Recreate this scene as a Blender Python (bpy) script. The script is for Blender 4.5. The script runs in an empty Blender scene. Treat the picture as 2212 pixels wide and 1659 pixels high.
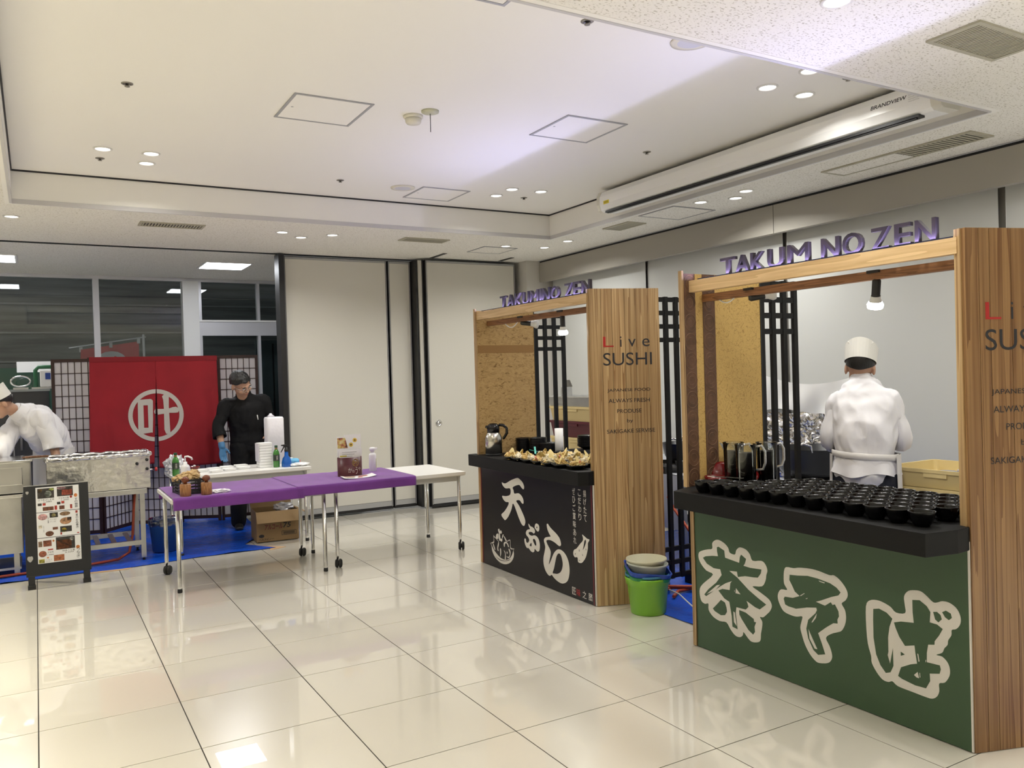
import bpy, bmesh, math, random
from mathutils import Vector, Matrix, noise
from mathutils.geometry import tessellate_polygon
PI = math.pi
random.seed(7)
SC = bpy.context.scene
COL = SC.collection

# ------------------------------------------------------------------ camera
cam = bpy.data.cameras.new('camera'); camo = bpy.data.objects.new('camera', cam); COL.objects.link(camo)
YAW, PITCH, ROLL = 0.52396374, -0.01162485, -0.02913121
_f = Vector((math.sin(YAW)*math.cos(PITCH), math.cos(YAW)*math.cos(PITCH), math.sin(PITCH)))
_r = Vector((math.cos(YAW), -math.sin(YAW), 0)); _u = _r.cross(_f)
_r2 = _r*math.cos(ROLL)+_u*math.sin(ROLL); _u2 = -_r*math.sin(ROLL)+_u*math.cos(ROLL)
_m = Matrix((( _r2.x, _u2.x, -_f.x, 0.03625), (_r2.y, _u2.y, -_f.y, -2.50547), (_r2.z, _u2.z, -_f.z, 1.55252), (0,0,0,1)))
camo.matrix_world = _m
cam.sensor_fit = 'HORIZONTAL'; cam.sensor_width = 36.0; cam.lens = 1780.586/2212*36; cam.clip_start = .05
SC.camera = camo

# ------------------------------------------------------------------ world, exposure
w = bpy.data.worlds.new('night'); SC.world = w; w.use_nodes = True
w.node_tree.nodes['Background'].inputs[0].default_value = (.075, .085, .088, 1)
w.node_tree.nodes['Background'].inputs[1].default_value = 1.0
SC.view_settings.view_transform = 'Standard'; SC.view_settings.look = 'None'
SC.view_settings.exposure = -0.30; SC.view_settings.gamma = 1.0; SC.view_settings.use_curve_mapping = False
DOWN_W = 7.4                 # watts of one ceiling downlight
NEUTRAL = (1.0, .985, .925)
WARM = (1.0, .92, .70)
COOL = (.92, .95, 1.0)

# ------------------------------------------------------------------ materials
MATS = {}
def M(name, col=(.8,.8,.8), rough=.5, metal=0.0, var=None, bump=None, trans=0, coat=0, spec=None, emit=None, alpha=None, ior=None, sheen=0, stretch=None, sss=0):
    """one Principled material; var=(scale, amount) varies the colour, bump=(scale, strength) gives relief, stretch scales the texture space"""
    if name in MATS: return MATS[name]
    m = bpy.data.materials.new(name); m.use_nodes = True; nt = m.node_tree; b = nt.nodes['Principled BSDF']
    c4 = (*col, 1); b.inputs['Base Color'].default_value = c4; b.inputs['Roughness'].default_value = rough; b.inputs['Metallic'].default_value = metal
    if trans: b.inputs['Transmission Weight'].default_value = trans
    if coat: b.inputs['Coat Weight'].default_value = coat; b.inputs['Coat Roughness'].default_value = .05
    if spec is not None: b.inputs['Specular IOR Level'].default_value = spec
    if ior: b.inputs['IOR'].default_value = ior
    if sheen: b.inputs['Sheen Weight'].default_value = sheen
    if sss: b.inputs['Subsurface Weight'].default_value = sss; b.inputs['Subsurface Radius'].default_value = (.01,.004,.002)
    if alpha is not None: b.inputs['Alpha'].default_value = alpha
    if emit: b.inputs['Emission Color'].default_value = (*emit[:3],1); b.inputs['Emission Strength'].default_value = emit[3]
    if var or bump:
        tc = nt.nodes.new('ShaderNodeTexCoord'); mp = nt.nodes.new('ShaderNodeMapping'); nt.links.new(tc.outputs['Object'], mp.inputs[0])
        if stretch: mp.inputs['Scale'].default_value = stretch
    if var:
        n = nt.nodes.new('ShaderNodeTexNoise'); n.inputs['Scale'].default_value = var[0]; n.inputs['Detail'].default_value = 5
        nt.links.new(mp.outputs[0], n.inputs['Vector'])
        r = nt.nodes.new('ShaderNodeValToRGB'); a = var[1]
        r.color_ramp.elements[0].position = .3; r.color_ramp.elements[1].position = .7
        r.color_ramp.elements[0].color = (*[max(0,v*(1-a)) for v in col],1); r.color_ramp.elements[1].color = (*[min(1,v*(1+a)) for v in col],1)
        nt.links.new(n.outputs['Fac'], r.inputs[0]); nt.links.new(r.outputs[0], b.inputs['Base Color'])
    if bump:
        n2 = nt.nodes.new('ShaderNodeTexNoise'); n2.inputs['Scale'].default_value = bump[0]; n2.inputs['Detail'].default_value = 4
        nt.links.new(mp.outputs[0], n2.inputs['Vector'])
        bp = nt.nodes.new('ShaderNodeBump'); bp.inputs['Strength'].default_value = bump[1]; bp.inputs['Distance'].default_value = .02
        nt.links.new(n2.outputs['Fac'], bp.inputs['Height']); nt.links.new(bp.outputs[0], b.inputs['Normal'])
    MATS[name] = m
    return m
def wood(name, c1, c2, rough=.5, grain=(14,14,.9), contrast=(.35,.65), rings=True, bands=9.0):
    """plank wood: grain stretched along local Z, each object shifted by a random offset"""
    if name in MATS: return MATS[name]
    m = bpy.data.materials.new(name); m.use_nodes = True; nt = m.node_tree; b = nt.nodes['Principled BSDF']; N = nt.nodes.new; L = nt.links.new
    tc = N('ShaderNodeTexCoord'); oi = N('ShaderNodeObjectInfo'); mul = N('ShaderNodeMath'); mul.operation = 'MULTIPLY'; mul.inputs[1].default_value = 37.0
    L(oi.outputs['Random'], mul.inputs[0]); ad = N('ShaderNodeVectorMath'); ad.operation = 'ADD'; L(tc.outputs['Object'], ad.inputs[0]); L(mul.outputs[0], ad.inputs[1])
    mp = N('ShaderNodeMapping'); mp.inputs['Scale'].default_value = grain; L(ad.outputs[0], mp.inputs[0])
    n = N('ShaderNodeTexNoise'); n.inputs['Scale'].default_value = 1.6; n.inputs['Detail'].default_value = 2; n.inputs['Distortion'].default_value = .25; L(mp.outputs[0], n.inputs['Vector'])
    # growth rings: contour bands of the smooth noise
    m1 = N('ShaderNodeMath'); m1.operation = 'MULTIPLY'; m1.inputs[1].default_value = bands; L(n.outputs['Fac'], m1.inputs[0])
    fr = N('ShaderNodeMath'); fr.operation = 'FRACT'; L(m1.outputs[0], fr.inputs[0])
    n2 = N('ShaderNodeTexNoise'); n2.inputs['Scale'].default_value = 9; n2.inputs['Detail'].default_value = 6; L(mp.outputs[0], n2.inputs['Vector'])
    mx = N('ShaderNodeMath'); mx.operation = 'MULTIPLY_ADD'; mx.inputs[1].default_value = .45 if rings else 0; L(fr.outputs[0], mx.inputs[0])
    m2 = N('ShaderNodeMath'); m2.operation = 'MULTIPLY'; m2.inputs[1].default_value = .62; L(n2.outputs['Fac'], m2.inputs[0]); L(m2.outputs[0], mx.inputs[2])
    r = N('ShaderNodeValToRGB'); e = r.color_ramp.elements; e[0].position = contrast[0]; e[1].position = contrast[1]; e[0].color = (*c1,1); e[1].color = (*c2,1)
    L(mx.outputs[0], r.inputs[0])
    # whole-plank tone
    hs = N('ShaderNodeHueSaturation'); mr = N('ShaderNodeMapRange'); mr.inputs[3].default_value = .82; mr.inputs[4].default_value = 1.12; L(oi.outputs['Random'], mr.inputs[0])
    L(mr.outputs[0], hs.inputs['Value']); L(r.outputs[0], hs.inputs['Color']); L(hs.outputs[0], b.inputs['Base Color'])
    b.inputs['Roughness'].default_value = rough
    bp = N('ShaderNodeBump'); bp.inputs['Strength'].default_value = .15; bp.inputs['Distance'].default_value = .004; L(n2.outputs['Fac'], bp.inputs['Height']); L(bp.outputs[0], b.inputs['Normal'])
    MATS[name] = m; return m
def ramp_tex(name, kind, scale, stops, rough=.6, stretch=(1,1,1), bump=0.0, detail=6, dist=0.0, feature=None):
    """material whose colour is a ramp over a noise or voronoi texture"""
    if name in MATS: return MATS[name]
    m = bpy.data.materials.new(name); m.use_nodes = True; nt = m.node_tree; b = nt.nodes['Principled BSDF']; N = nt.nodes.new; L = nt.links.new
    tc = N('ShaderNodeTexCoord'); mp = N('ShaderNodeMapping'); mp.inputs['Scale'].default_value = stretch; L(tc.outputs['Object'], mp.inputs[0])
    t = N('ShaderNodeTexNoise' if kind == 'noise' else 'ShaderNodeTexVoronoi'); t.inputs['Scale'].default_value = scale
    if kind == 'noise': t.inputs['Detail'].default_value = detail; t.inputs['Distortion'].default_value = dist
    elif feature: t.feature = feature
    L(mp.outputs[0], t.inputs['Vector'])
    r = N('ShaderNodeValToRGB'); el = r.color_ramp.elements
    while len(el) < len(stops): el.new(.5)
    for e, (p, c) in zip(el, stops): e.position = p; e.color = (*c, 1)
    L(t.outputs[0], r.inputs[0]); L(r.outputs[0], b.inputs['Base Color']); b.inputs['Roughness'].default_value = rough
    if bump:
        bp = N('ShaderNodeBump'); bp.inputs['Strength'].default_value = bump; bp.inputs['Distance'].default_value = .01; L(t.outputs[0], bp.inputs['Height']); L(bp.outputs[0], b.inputs['Normal'])
    MATS[name] = m; return m
def glass(name, tint=(1,1,1), refl=.08):
    """thin pane: see-through with a fresnel reflection"""
    if name in MATS: return MATS[name]
    m = bpy.data.materials.new(name); m.use_nodes = True; nt = m.node_tree; N = nt.nodes.new; L = nt.links.new
    out = nt.nodes['Material Output']; nt.nodes.remove(nt.nodes['Principled BSDF'])
    t = N('ShaderNodeBsdfTransparent'); t.inputs[0].default_value = (*tint,1); g = N('ShaderNodeBsdfGlossy'); g.inputs['Roughness'].default_value = .01
    f = N('ShaderNodeFresnel'); f.inputs['IOR'].default_value = 1.45; a = N('ShaderNodeMath'); a.operation = 'ADD'; a.inputs[1].default_value = refl; L(f.outputs[0], a.inputs[0])
    x = N('ShaderNodeMixShader'); L(a.outputs[0], x.inputs[0]); L(t.outputs[0], x.inputs[1]); L(g.outputs[0], x.inputs[2]); L(x.outputs[0], out.inputs[0])
    MATS[name] = m; return m

# ------------------------------------------------------------------ mesh helpers
class MB:
    def __init__(s): s.v = []; s.f = []; s.sm = []
    def add(s, vs, fs, smooth=False):
        o = len(s.v); s.v += [tuple(v) for v in vs]; s.f += [tuple(i+o for i in f) for f in fs]; s.sm += [smooth]*len(fs); return s
    def box(s, x0, x1, y0, y1, z0, z1):
        return s.add([(x,y,z) for z in (z0,z1) for y in (y0,y1) for x in (x0,x1)], [(0,2,3,1),(4,5,7,6),(0,1,5,4),(2,6,7,3),(0,4,6,2),(1,3,7,5)])
    def bar(s, a, b, wx, wy, side=(0,0,1)):
        """box beam from a to b, wx wide, wy along `side`"""
        a = Vector(a); b = Vector(b); d = (b-a).normalized(); u = Vector(side); r = d.cross(u)
        if r.length < 1e-4: r = d.cross(Vector((1,0,0)))
        r.normalize(); u = r.cross(d).normalized(); r *= wx/2; u *= wy/2
        return s.add([p+q for p in (a,b) for q in (-r-u, r-u, r+u, -r+u)], [(0,3,2,1),(4,5,6,7),(0,1,5,4),(1,2,6,5),(2,3,7,6),(3,0,4,7)])
    def lathe(s, prof, n=24, c=(0,0,0), cap=True, smooth=True):
        """profile [(r,z)...] turned about Z through c"""
        vs = []; fs = []
        for r, z in prof:
            vs += [(c[0]+r*math.cos(2*PI*i/n), c[1]+r*math.sin(2*PI*i/n), c[2]+z) for i in range(n)]
        for j in range(len(prof)-1):
            for i in range(n):
                k = (i+1) % n; fs.append((j*n+i, j*n+k, (j+1)*n+k, (j+1)*n+i))
        s.add(vs, fs, smooth)
        if cap:
            o = len(s.v)-len(vs)
            if prof[0][0] > 1e-5: s.f.append(tuple(o+i for i in reversed(range(n)))); s.sm.append(False)
            if prof[-1][0] > 1e-5: s.f.append(tuple(o+(len(prof)-1)*n+i for i in range(n))); s.sm.append(False)
        return s
    def tube(s, pts, r, n=8, closed=False):
        pts = [Vector(p) for p in pts]; m = len(pts); vs = []; fs = []; up = None
        for i, p in enumerate(pts):
            a = pts[(i-1) % m] if (closed or i) else p; b = pts[(i+1) % m] if (closed or i < m-1) else p
            d = (b-a).normalized()
            if up is None: up = Vector((0,0,1)) if abs(d.z) < .9 else Vector((1,0,0))
            x = d.cross(up).normalized(); up = x.cross(d).normalized(); rr = r[i] if isinstance(r, (list,tuple)) else r
            vs += [p + (x*math.cos(2*PI*k/n) + up*math.sin(2*PI*k/n))*rr for k in range(n)]
        for i in range(m if closed else m-1):
            j = (i+1) % m
            for k in range(n):
                l = (k+1) % n; fs.append((i*n+k, i*n+l, j*n+l, j*n+k))
        o = len(s.v); s.add(vs, fs, True)
        if not closed:
            s.f.append(tuple(o+k for k in reversed(range(n)))); s.sm.append(False)
            s.f.append(tuple(o+(m-1)*n+k for k in range(n))); s.sm.append(False)
        return s
    def prism(s, poly, z0, z1):
        """poly [(x,y)] (either winding) extruded from z0 to z1"""
        A = sum(poly[i][0]*poly[(i+1)%len(poly)][1]-poly[(i+1)%len(poly)][0]*poly[i][1] for i in range(len(poly)))
        if A < 0: poly = poly[::-1]
        n = len(poly); vs = [(x,y,z0) for x,y in poly]+[(x,y,z1) for x,y in poly]
        tr = tessellate_polygon([[Vector((x,y,0)) for x,y in poly]])
        fs = []
        for t in tr:
            a, b_, c = [Vector((*poly[i],0)) for i in t]
            if (b_-a).cross(c-a).z < 0: t = t[::-1]
            fs.append(tuple(i+n for i in t)); fs.append(tuple(reversed(t)))
        fs += [(i,(i+1)%n,(i+1)%n+n,i+n) for i in range(n)]
        return s.add(vs, fs)
    def loft(s, rings, closed=True, cap=True, smooth=True):
        n = len(rings[0]); vs = [p for r in rings for p in r]; fs = []
        for j in range(len(rings)-1):
            for i in range(n if closed else n-1):
                k = (i+1) % n; fs.append((j*n+i, j*n+k, (j+1)*n+k, (j+1)*n+i))
        o = len(s.v); s.add(vs, fs, smooth)
        if cap and closed:
            s.f.append(tuple(o+i for i in reversed(range(n)))); s.sm.append(smooth)
            s.f.append(tuple(o+(len(rings)-1)*n+i for i in range(n))); s.sm.append(smooth)
        return s
    def grid(s, fn, nu, nv, smooth=True, thick=0.0):
        """surface fn(u,v) for u,v in 0..1; with thick a second sheet behind it"""
        vs = [Vector(fn(i/nu, j/nv)) for j in range(nv+1) for i in range(nu+1)]
        fs = [(j*(nu+1)+i, j*(nu+1)+i+1, (j+1)*(nu+1)+i+1, (j+1)*(nu+1)+i) for j in range(nv) for i in range(nu)]
        s.add(vs, fs, smooth)
        return s
    def xf(s, m, start=0):
        s.v[start:] = [tuple(m @ Vector(v)) for v in s.v[start:]]; return s
    def mesh(s, name, bevel=0):
        me = bpy.data.meshes.new(name); me.from_pydata(s.v, [], s.f); me.polygons.foreach_set('use_smooth', s.sm)
        if bevel:
            bm = bmesh.new(); bm.from_mesh(me); bmesh.ops.remove_doubles(bm, verts=bm.verts, dist=1e-6)
            ed = [e for e in bm.edges if len(e.link_faces) == 2 and e.calc_face_angle(0) > .5]
            bmesh.ops.bevel(bm, geom=ed, offset=bevel, segments=2, affect='EDGES', profile=.6, clamp_overlap=True)
            bm.to_mesh(me); bm.free()
        me.validate(); me.update(); return me
    def build(s, name, mat, parent=None, loc=None, rot=None, bevel=0):
        return link(name, s.mesh(name, bevel), mat, parent, loc, rot)
def link(name, me, mat=None, parent=None, loc=None, rot=None):
    if mat is not None:
        me.materials.clear()
        me.materials.append(mat if not isinstance(mat, str) else MATS[mat])
    o = bpy.data.objects.new(name, me); COL.objects.link(o)
    if parent: o.parent = parent
    if loc: o.location = loc
    if rot: o.rotation_euler = rot
    return o
def B(*a): return MB().box(*a)
def tag(o, label=None, cat=None, group=None, kind=None):
    if label: o['label'] = label
    if cat: o['category'] = cat
    if group: o['group'] = group
    if kind: o['kind'] = kind
    return o
def thing(name, label, cat, loc=(0,0,0), rz=0, group=None):
    o = bpy.data.objects.new(name, None); COL.objects.link(o); o.location = loc; o.rotation_euler = (0,0,rz); o.empty_display_size = .1
    return tag(o, label, cat, group)
def copy_tree(o, loc=None, rz=None, label=None, parent=None):
    c = o.copy(); COL.objects.link(c); c.parent = parent
    for k in list(o.children): copy_tree(k, parent=c)
    if loc is not None: c.location = loc
    if rz is not None: c.rotation_euler = (c.rotation_euler[0], c.rotation_euler[1], rz)
    if label: c['label'] = label
    return c
def rrect(w, h, r, n=5):
    p = []
    for cx, cy, a in ((w/2-r,h/2-r,0),(-w/2+r,h/2-r,90),(-w/2+r,-h/2+r,180),(w/2-r,-h/2+r,270)):
        p += [(cx+r*math.cos(math.radians(a+90*i/n)), cy+r*math.sin(math.radians(a+90*i/n))) for i in range(n+1)]
    return p
def smooth_poly(p, k=3):
    n = len(p); out = []
    for i in range(n):
        a, b, c, d = p[i-1], p[i], p[(i+1)%n], p[(i+2)%n]
        for j in range(k):
            t = j/k; t2 = t*t; t3 = t2*t
            out.append(tuple(.5*(2*b[q]+(c[q]-a[q])*t+(2*a[q]-5*b[q]+4*c[q]-d[q])*t2+(3*b[q]-a[q]-3*c[q]+d[q])*t3) for q in (0,1)))
    return out
def flat(mb, poly, z=0.0):
    """one flat polygon at height z, facing +z"""
    n = len(poly); fs = []
    for t in tessellate_polygon([[Vector((x,y,0)) for x,y in poly]]):
        a, b, c = [Vector((*poly[i],0)) for i in t]
        fs.append(tuple(t) if (b-a).cross(c-a).z > 0 else tuple(reversed(t)))
    return mb.add([(x,y,z) for x,y in poly], fs)
def glyph(body, size=1.0, offset=0.0, extrude=0.0, align='LEFT', spacing=1.0, shear=0.0):
    cu = bpy.data.curves.new('t', 'FONT'); cu.body = body; cu.size = size; cu.offset = offset; cu.extrude = extrude; cu.align_x = align; cu.space_character = spacing; cu.shear = shear
    cu.resolution_u = 4
    o = bpy.data.objects.new('t', cu); COL.objects.link(o); me = o.to_mesh()
    mb = MB().add([tuple(v.co) for v in me.vertices], [tuple(p.vertices) for p in me.polygons])
    o.to_mesh_clear(); bpy.data.objects.remove(o); bpy.data.curves.remove(cu)
    return mb
def fitted(body, x0, x1, y0, y1, z=0.0, **k):
    """a glyph run stretched into a rectangle"""
    g = glyph(body, **k); xs = [v[0] for v in g.v]; ys = [v[1] for v in g.v]
    if not xs: return g
    sx = (x1-x0)/max(1e-6, max(xs)-min(xs)); sy = (y1-y0)/max(1e-6, max(ys)-min(ys)); mx, my = min(xs), min(ys)
    g.v = [(x0+(v[0]-mx)*sx, y0+(v[1]-my)*sy, z+v[2]) for v in g.v]
    return g
def frame(o, x, y):
    """matrix: local x,y (and their normal) placed at o"""
    o = Vector(o); x = Vector(x).normalized(); y = Vector(y).normalized(); z = x.cross(y)
    return Matrix(((x.x,y.x,z.x,o.x),(x.y,y.y,z.y,o.y),(x.z,y.z,z.z,o.z),(0,0,0,1)))
def bake(me, mods, name):
    """mesh with modifiers applied"""
    o = bpy.data.objects.new('tmp', me); COL.objects.link(o)
    for t, kw in mods:
        md = o.modifiers.new('m', t)
        for k, v in kw.items(): setattr(md, k, v)
    dg = bpy.context.evaluated_depsgraph_get(); dg.update(); r = bpy.data.meshes.new_from_object(o.evaluated_get(dg)); r.name = name
    bpy.data.objects.remove(o); return r

# ------------------------------------------------------------------ shared materials
M('white_paint', (.84,.83,.79), .55, var=(2.0,.02))
M('white_satin', (.80,.80,.79), .35)
M('grey_trim', (.42,.42,.44), .4)
M('black', (.012,.012,.013), .45)
M('black_gloss', (.006,.006,.007), .12)
M('black_matt', (.018,.018,.019), .6)
M('chrome', (.72,.72,.72), .18, 1.0)
M('steel', (.55,.55,.54), .32, 1.0, var=(6,.12), bump=(40,.02))
M('rubber', (.02,.02,.02), .7)
M('paper', (.86,.86,.86), .6)
# ================================================================== STRUCTURE
ZL, ZH = 2.95, 3.20                     # lower ceiling, raised tray ceiling
TX0, TX1, TY0, TY1 = -.08, 4.72, .15, 4.72
RX0, RX1, RY0, RY1 = -4.2, 5.75, -6.0, 9.15
# floor: grout bed with polished tiles
M('grout', (.035,.03,.026), .8)
def tile_mat():
    m = bpy.data.materials.new('polished_tile'); m.use_nodes = True; nt = m.node_tree; b = nt.nodes['Principled BSDF']; N = nt.nodes.new; L = nt.links.new
    oi = N('ShaderNodeObjectInfo'); r = N('ShaderNodeValToRGB'); e = r.color_ramp.elements
    e[0].color = (.75,.715,.63,1); e[1].color = (.79,.75,.665,1); L(oi.outputs['Random'], r.inputs[0]); L(r.outputs[0], b.inputs['Base Color'])
    b.inputs['Roughness'].default_value = .22; b.inputs['Specular IOR Level'].default_value = .6; b.inputs['Coat Weight'].default_value = 1.0; b.inputs['Coat IOR'].default_value = 1.6; b.inputs['Coat Roughness'].default_value = .004
    MATS['polished_tile'] = m
tile_mat()
floor = tag(B(RX0,RX1,RY0,RY1,-.12,-.003).build('floor', 'grout'), kind='structure')
T = .6; tile_me = B(.0024,T-.0024,.0024,T-.0024,-.0025,0).mesh('tile', .0008); tile_me.materials.append(MATS['polished_tile'])
rest = MB()
for i in range(-7, 10):
    for j in range(-10, 16):
        x, y = i*T, j*T
        if x >= RX1 or y >= RY1: continue
        x1, y1 = min(T, RX1-x), min(T, RY1-y)
        if -2 <= i <= 8 and -2 <= j <= 14 and x1 > .59 and y1 > .59:
            link('tile', tile_me, None, floor, (x,y,0))
        else: rest.box(x+.0024, x+x1-.0024, y+.0024, y+y1-.0024, -.0025, 0)
tag(rest.build('tile_field', 'polished_tile', floor), kind='stuff')

# ceiling: acoustic board with a raised tray
def board_mat():
    m = bpy.data.materials.new('acoustic_board'); m.use_nodes = True; nt = m.node_tree; b = nt.nodes['Principled BSDF']; N = nt.nodes.new; L = nt.links.new
    tc = N('ShaderNodeTexCoord'); mp = N('ShaderNodeMapping'); mp.inputs['Scale'].default_value = (1,1.6,1); L(tc.outputs['Object'], mp.inputs[0])
    n = N('ShaderNodeTexNoise'); n.inputs['Scale'].default_value = 75; n.inputs['Detail'].default_value = 3; L(mp.outputs[0], n.inputs['Vector'])
    r = N('ShaderNodeValToRGB'); e = r.color_ramp.elements; e[0].position = .34; e[0].color = (.52,.49,.42,1); e[1].position = .43; e[1].color = (.86,.84,.79,1)
    L(n.outputs['Fac'], r.inputs[0]); L(r.outputs[0], b.inputs['Base Color']); b.inputs['Roughness'].default_value = .9
    bp = N('ShaderNodeBump'); bp.inputs['Strength'].default_value = .4; bp.inputs['Distance'].default_value = .004; L(r.outputs[0], bp.inputs['Height']); L(bp.outputs[0], b.inputs['Normal'])
    MATS['acoustic_board'] = m
board_mat()
M('ceiling_paint', (.89,.875,.84), .8)
M('tray_edge', (.36,.36,.38), .4); M('tray_bead', (.58,.57,.58), .5)
ceil = MB()
for x0,x1,y0,y1 in ((RX0,TX0,RY0,RY1),(TX1,RX1,RY0,RY1),(TX0,TX1,RY0,TY0),(TX0,TX1,TY1,RY1)): ceil.box(x0,x1,y0,y1,ZL,ZL+.06)
ceiling = tag(ceil.build('ceiling', 'acoustic_board'), kind='structure')
B(TX0-.06,TX1+.06,TY0-.06,TY1+.06,ZH,ZH+.06).build('upper_panel', 'ceiling_paint', ceiling)
for x0,x1,y0,y1 in ((TX0-.04,TX0+.003,TY0-.04,TY1+.04),(TX1-.003,TX1+.04,TY0-.04,TY1+.04),(TX0+.003,TX1-.003,TY0-.04,TY0+.003),(TX0+.003,TX1-.003,TY1-.003,TY1+.04)):
    B(x0,x1,y0,y1,ZL-.002,ZH-.012).build('tray_side', 'ceiling_paint', ceiling)
    B(x0-.01,x1+.01,y0-.01,y1+.01,ZH-.0119,ZH-.0005).build('shadow_gap', 'black', ceiling)
for x0,x1,y0,y1 in ((TX0-.012,TX0+.006,TY0,TY1),(TX1-.006,TX1+.012,TY0,TY1),(TX0+.006,TX1-.006,TY0-.012,TY0+.006),(TX0+.006,TX1-.006,TY1-.006,TY1+.012)):
    B(x0,x1,y0,y1,ZL-.005,ZL+.03).build('tray_trim', 'tray_bead', ceiling)
# partition track in the ceiling
tag(B(RX0,RX1,6.57,6.63,ZL-.006,ZL-.001).build('trim_1', 'black'), kind='structure')
for x,y0,y1 in ((4.11,5.97,6.35),(5.02,6.02,6.33)): B(x-.025,x+.025,y0,y1,ZL-.004,ZL-.001).build('track_slot', 'black', ceiling)

# movable partition: panels with black edges and sweep seals
M('panel_cloth', (.64,.62,.56), .75, bump=(260,.06), stretch=(1,1,.35))
M('seal_grey', (.38,.38,.38), .5)
wall_back = tag(B(2.36,2.42,6.5,6.68,0,ZL-.01).build('wall_back', 'black'), kind='structure')
def partition(x0, x1, y, knob=None):
    B(x0,x1,y,y+.09,.02,2.925).build('panel_core', 'black', wall_back)
    p = B(x0+.018,x1-.018,y-.006,y,.115,2.895).build('panel_face', 'panel_cloth', wall_back)
    B(x0+.018,x1-.018,y-.006,y,.055,.112).build('bottom_seal', 'seal_grey', wall_back)
    B(x0+.018,x1-.018,y-.006,y,2.897,2.918).build('top_trim', 'seal_grey', wall_back)
    for xe in (x0+.009, x1-.009): B(xe-.003,xe+.003,y-.010,y,.05,2.92).build('edge_trim', 'seal_grey', wall_back)
    if knob: MB().lathe([(0,0),(.040,0),(.040,.006),(.032,.010),(.030,.004),(.012,.004),(.012,.012),(0,.012)],20).build('lock_plate', 'chrome', wall_back, (knob[0],y-.006,knob[1]), (PI/2,0,0))
partition(2.43, 3.63, 6.58); partition(3.65, 3.93, 6.585); 
B(3.94,3.965,6.44,6.62,.02,2.93).build('panel_core', 'black', wall_back)
B(3.968,4.01,6.42,6.5,.02,2.925).build('stacked_panel_edge', 'panel_cloth', wall_back)
B(4.012,4.022,6.40,6.5,.02,2.93).build('panel_core', 'black', wall_back)
partition(4.03, 5.24, 6.36, (4.14,1.005))

# right wall: windows hidden by roller blinds, a pelmet above, corner column
M('blind_cloth', (.56,.57,.56), .75, bump=(300,.03))
M('pelmet_paint', (.36,.34,.30), .6)
M('jamb', (.10,.09,.09), .5)
wall_right = tag(B(RX1,RX1+.1,RY0,RY1,0,ZL+.3).build('wall_right', 'jamb'), kind='structure')
edges = [6.16,4.31,2.46,.62,-1.23,-3.08,-4.93]
for a, b in zip(edges, edges[1:]):
    B(5.66,5.664,b+.025,a-.025,.12,2.86).build('roller_blind', 'blind_cloth', wall_right)
    B(5.652,5.672,b+.025,a-.025,.10,.125).build('blind_bar', 'white_satin', wall_right)
    MB().tube([(5.645,a-.035,2.8),(5.645,a-.035,1.2)],.0022,5).build('blind_chain', 'white_satin', wall_right)
for e in edges[:-1]: B(5.70,5.75,e-.06,e+.06,0,2.9).build('window_jamb', M('jamb_grey',(.23,.22,.20),.5), wall_right)
pel = tag(B(5.50,5.56,2.44,6.19,2.685,2.925).build('trim_2', 'pelmet_paint'), kind='structure')
B(5.50,5.56,RY0,2.434,2.685,2.925).build('pelmet_board', 'pelmet_paint', pel)
B(5.51,5.6,RY0,6.19,2.926,2.949).build('shadow_gap', 'black', pel); B(5.485,5.50,RY0,6.19,2.942,2.949).build('edge_bead', 'grey_trim', pel)
M('column_paint', (.62,.60,.56), .6)
tag(B(5.32,5.75,6.2,6.75,0,ZL-.0005).build('wall_corner', 'column_paint'), kind='structure')
tag(B(RX0-.1,RX0,RY0,RY1,0,ZL+.3).build('wall_left', 'white_paint'), kind='structure')
tag(B(RX0,RX1,RY0-.1,RY0,0,ZL+.3).build('wall_front', 'white_paint'), kind='structure')
tag(B(4.2,5.75,6.75,9.2,0,ZL).build('wall_side', 'white_paint'), kind='structure')

# window wall at the far end with the night outside
M('alu', (.66,.66,.70), .35, .3)
M('night_wall', (.22,.235,.225), .7, var=(1.2,.5), stretch=(.5,1,7))
M('night_green', (.05,.20,.12), .7)
M('asphalt', (.10,.10,.10), .9)
win = tag(bpy.data.objects.new('window_1', None), kind='structure'); COL.objects.link(win)
pane = glass('window_glass', (.80,.83,.84), .02)
def framebar(x0,x1,z0,z1,y0=9.10,y1=9.20,mat='alu',name='mullion'): B(x0,x1,y0,y1,z0,z1).build(name, mat, win)
framebar(RX0,4.2,0,.082,9.09,9.21,name='sill'); framebar(RX0,4.2,2.908,2.949,9.09,9.21,name='head_rail')
for x in (-2.3,-.8,.73): framebar(x-.035,x+.035,.08,2.91)
framebar(1.75,1.95,.08,2.91,9.06,9.24,'white_satin','window_post'); framebar(1.951,4.199,2.19,2.374,9.095,9.205,name='transom'); framebar(1.95,4.2,2.375,2.40,9.08,9.22,'white_satin','transom_cap')
framebar(1.95,1.99,.08,2.91); framebar(2.72,2.755,.08,2.91,); framebar(4.15,4.2,.08,2.91)
for x0,x1,z0,z1 in ((RX0,-2.335,.08,2.91),(-2.265,-.835,.08,2.91),(-.765,.695,.08,2.91),(.765,1.75,.08,2.91),(1.99,2.72,2.40,2.91),(2.755,4.15,2.40,2.91),(1.99,2.72,.08,2.19),(2.755,4.15,.08,2.19)):
    B(x0,x1,9.145,9.151,z0,z1).build('pane', pane, win)
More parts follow.
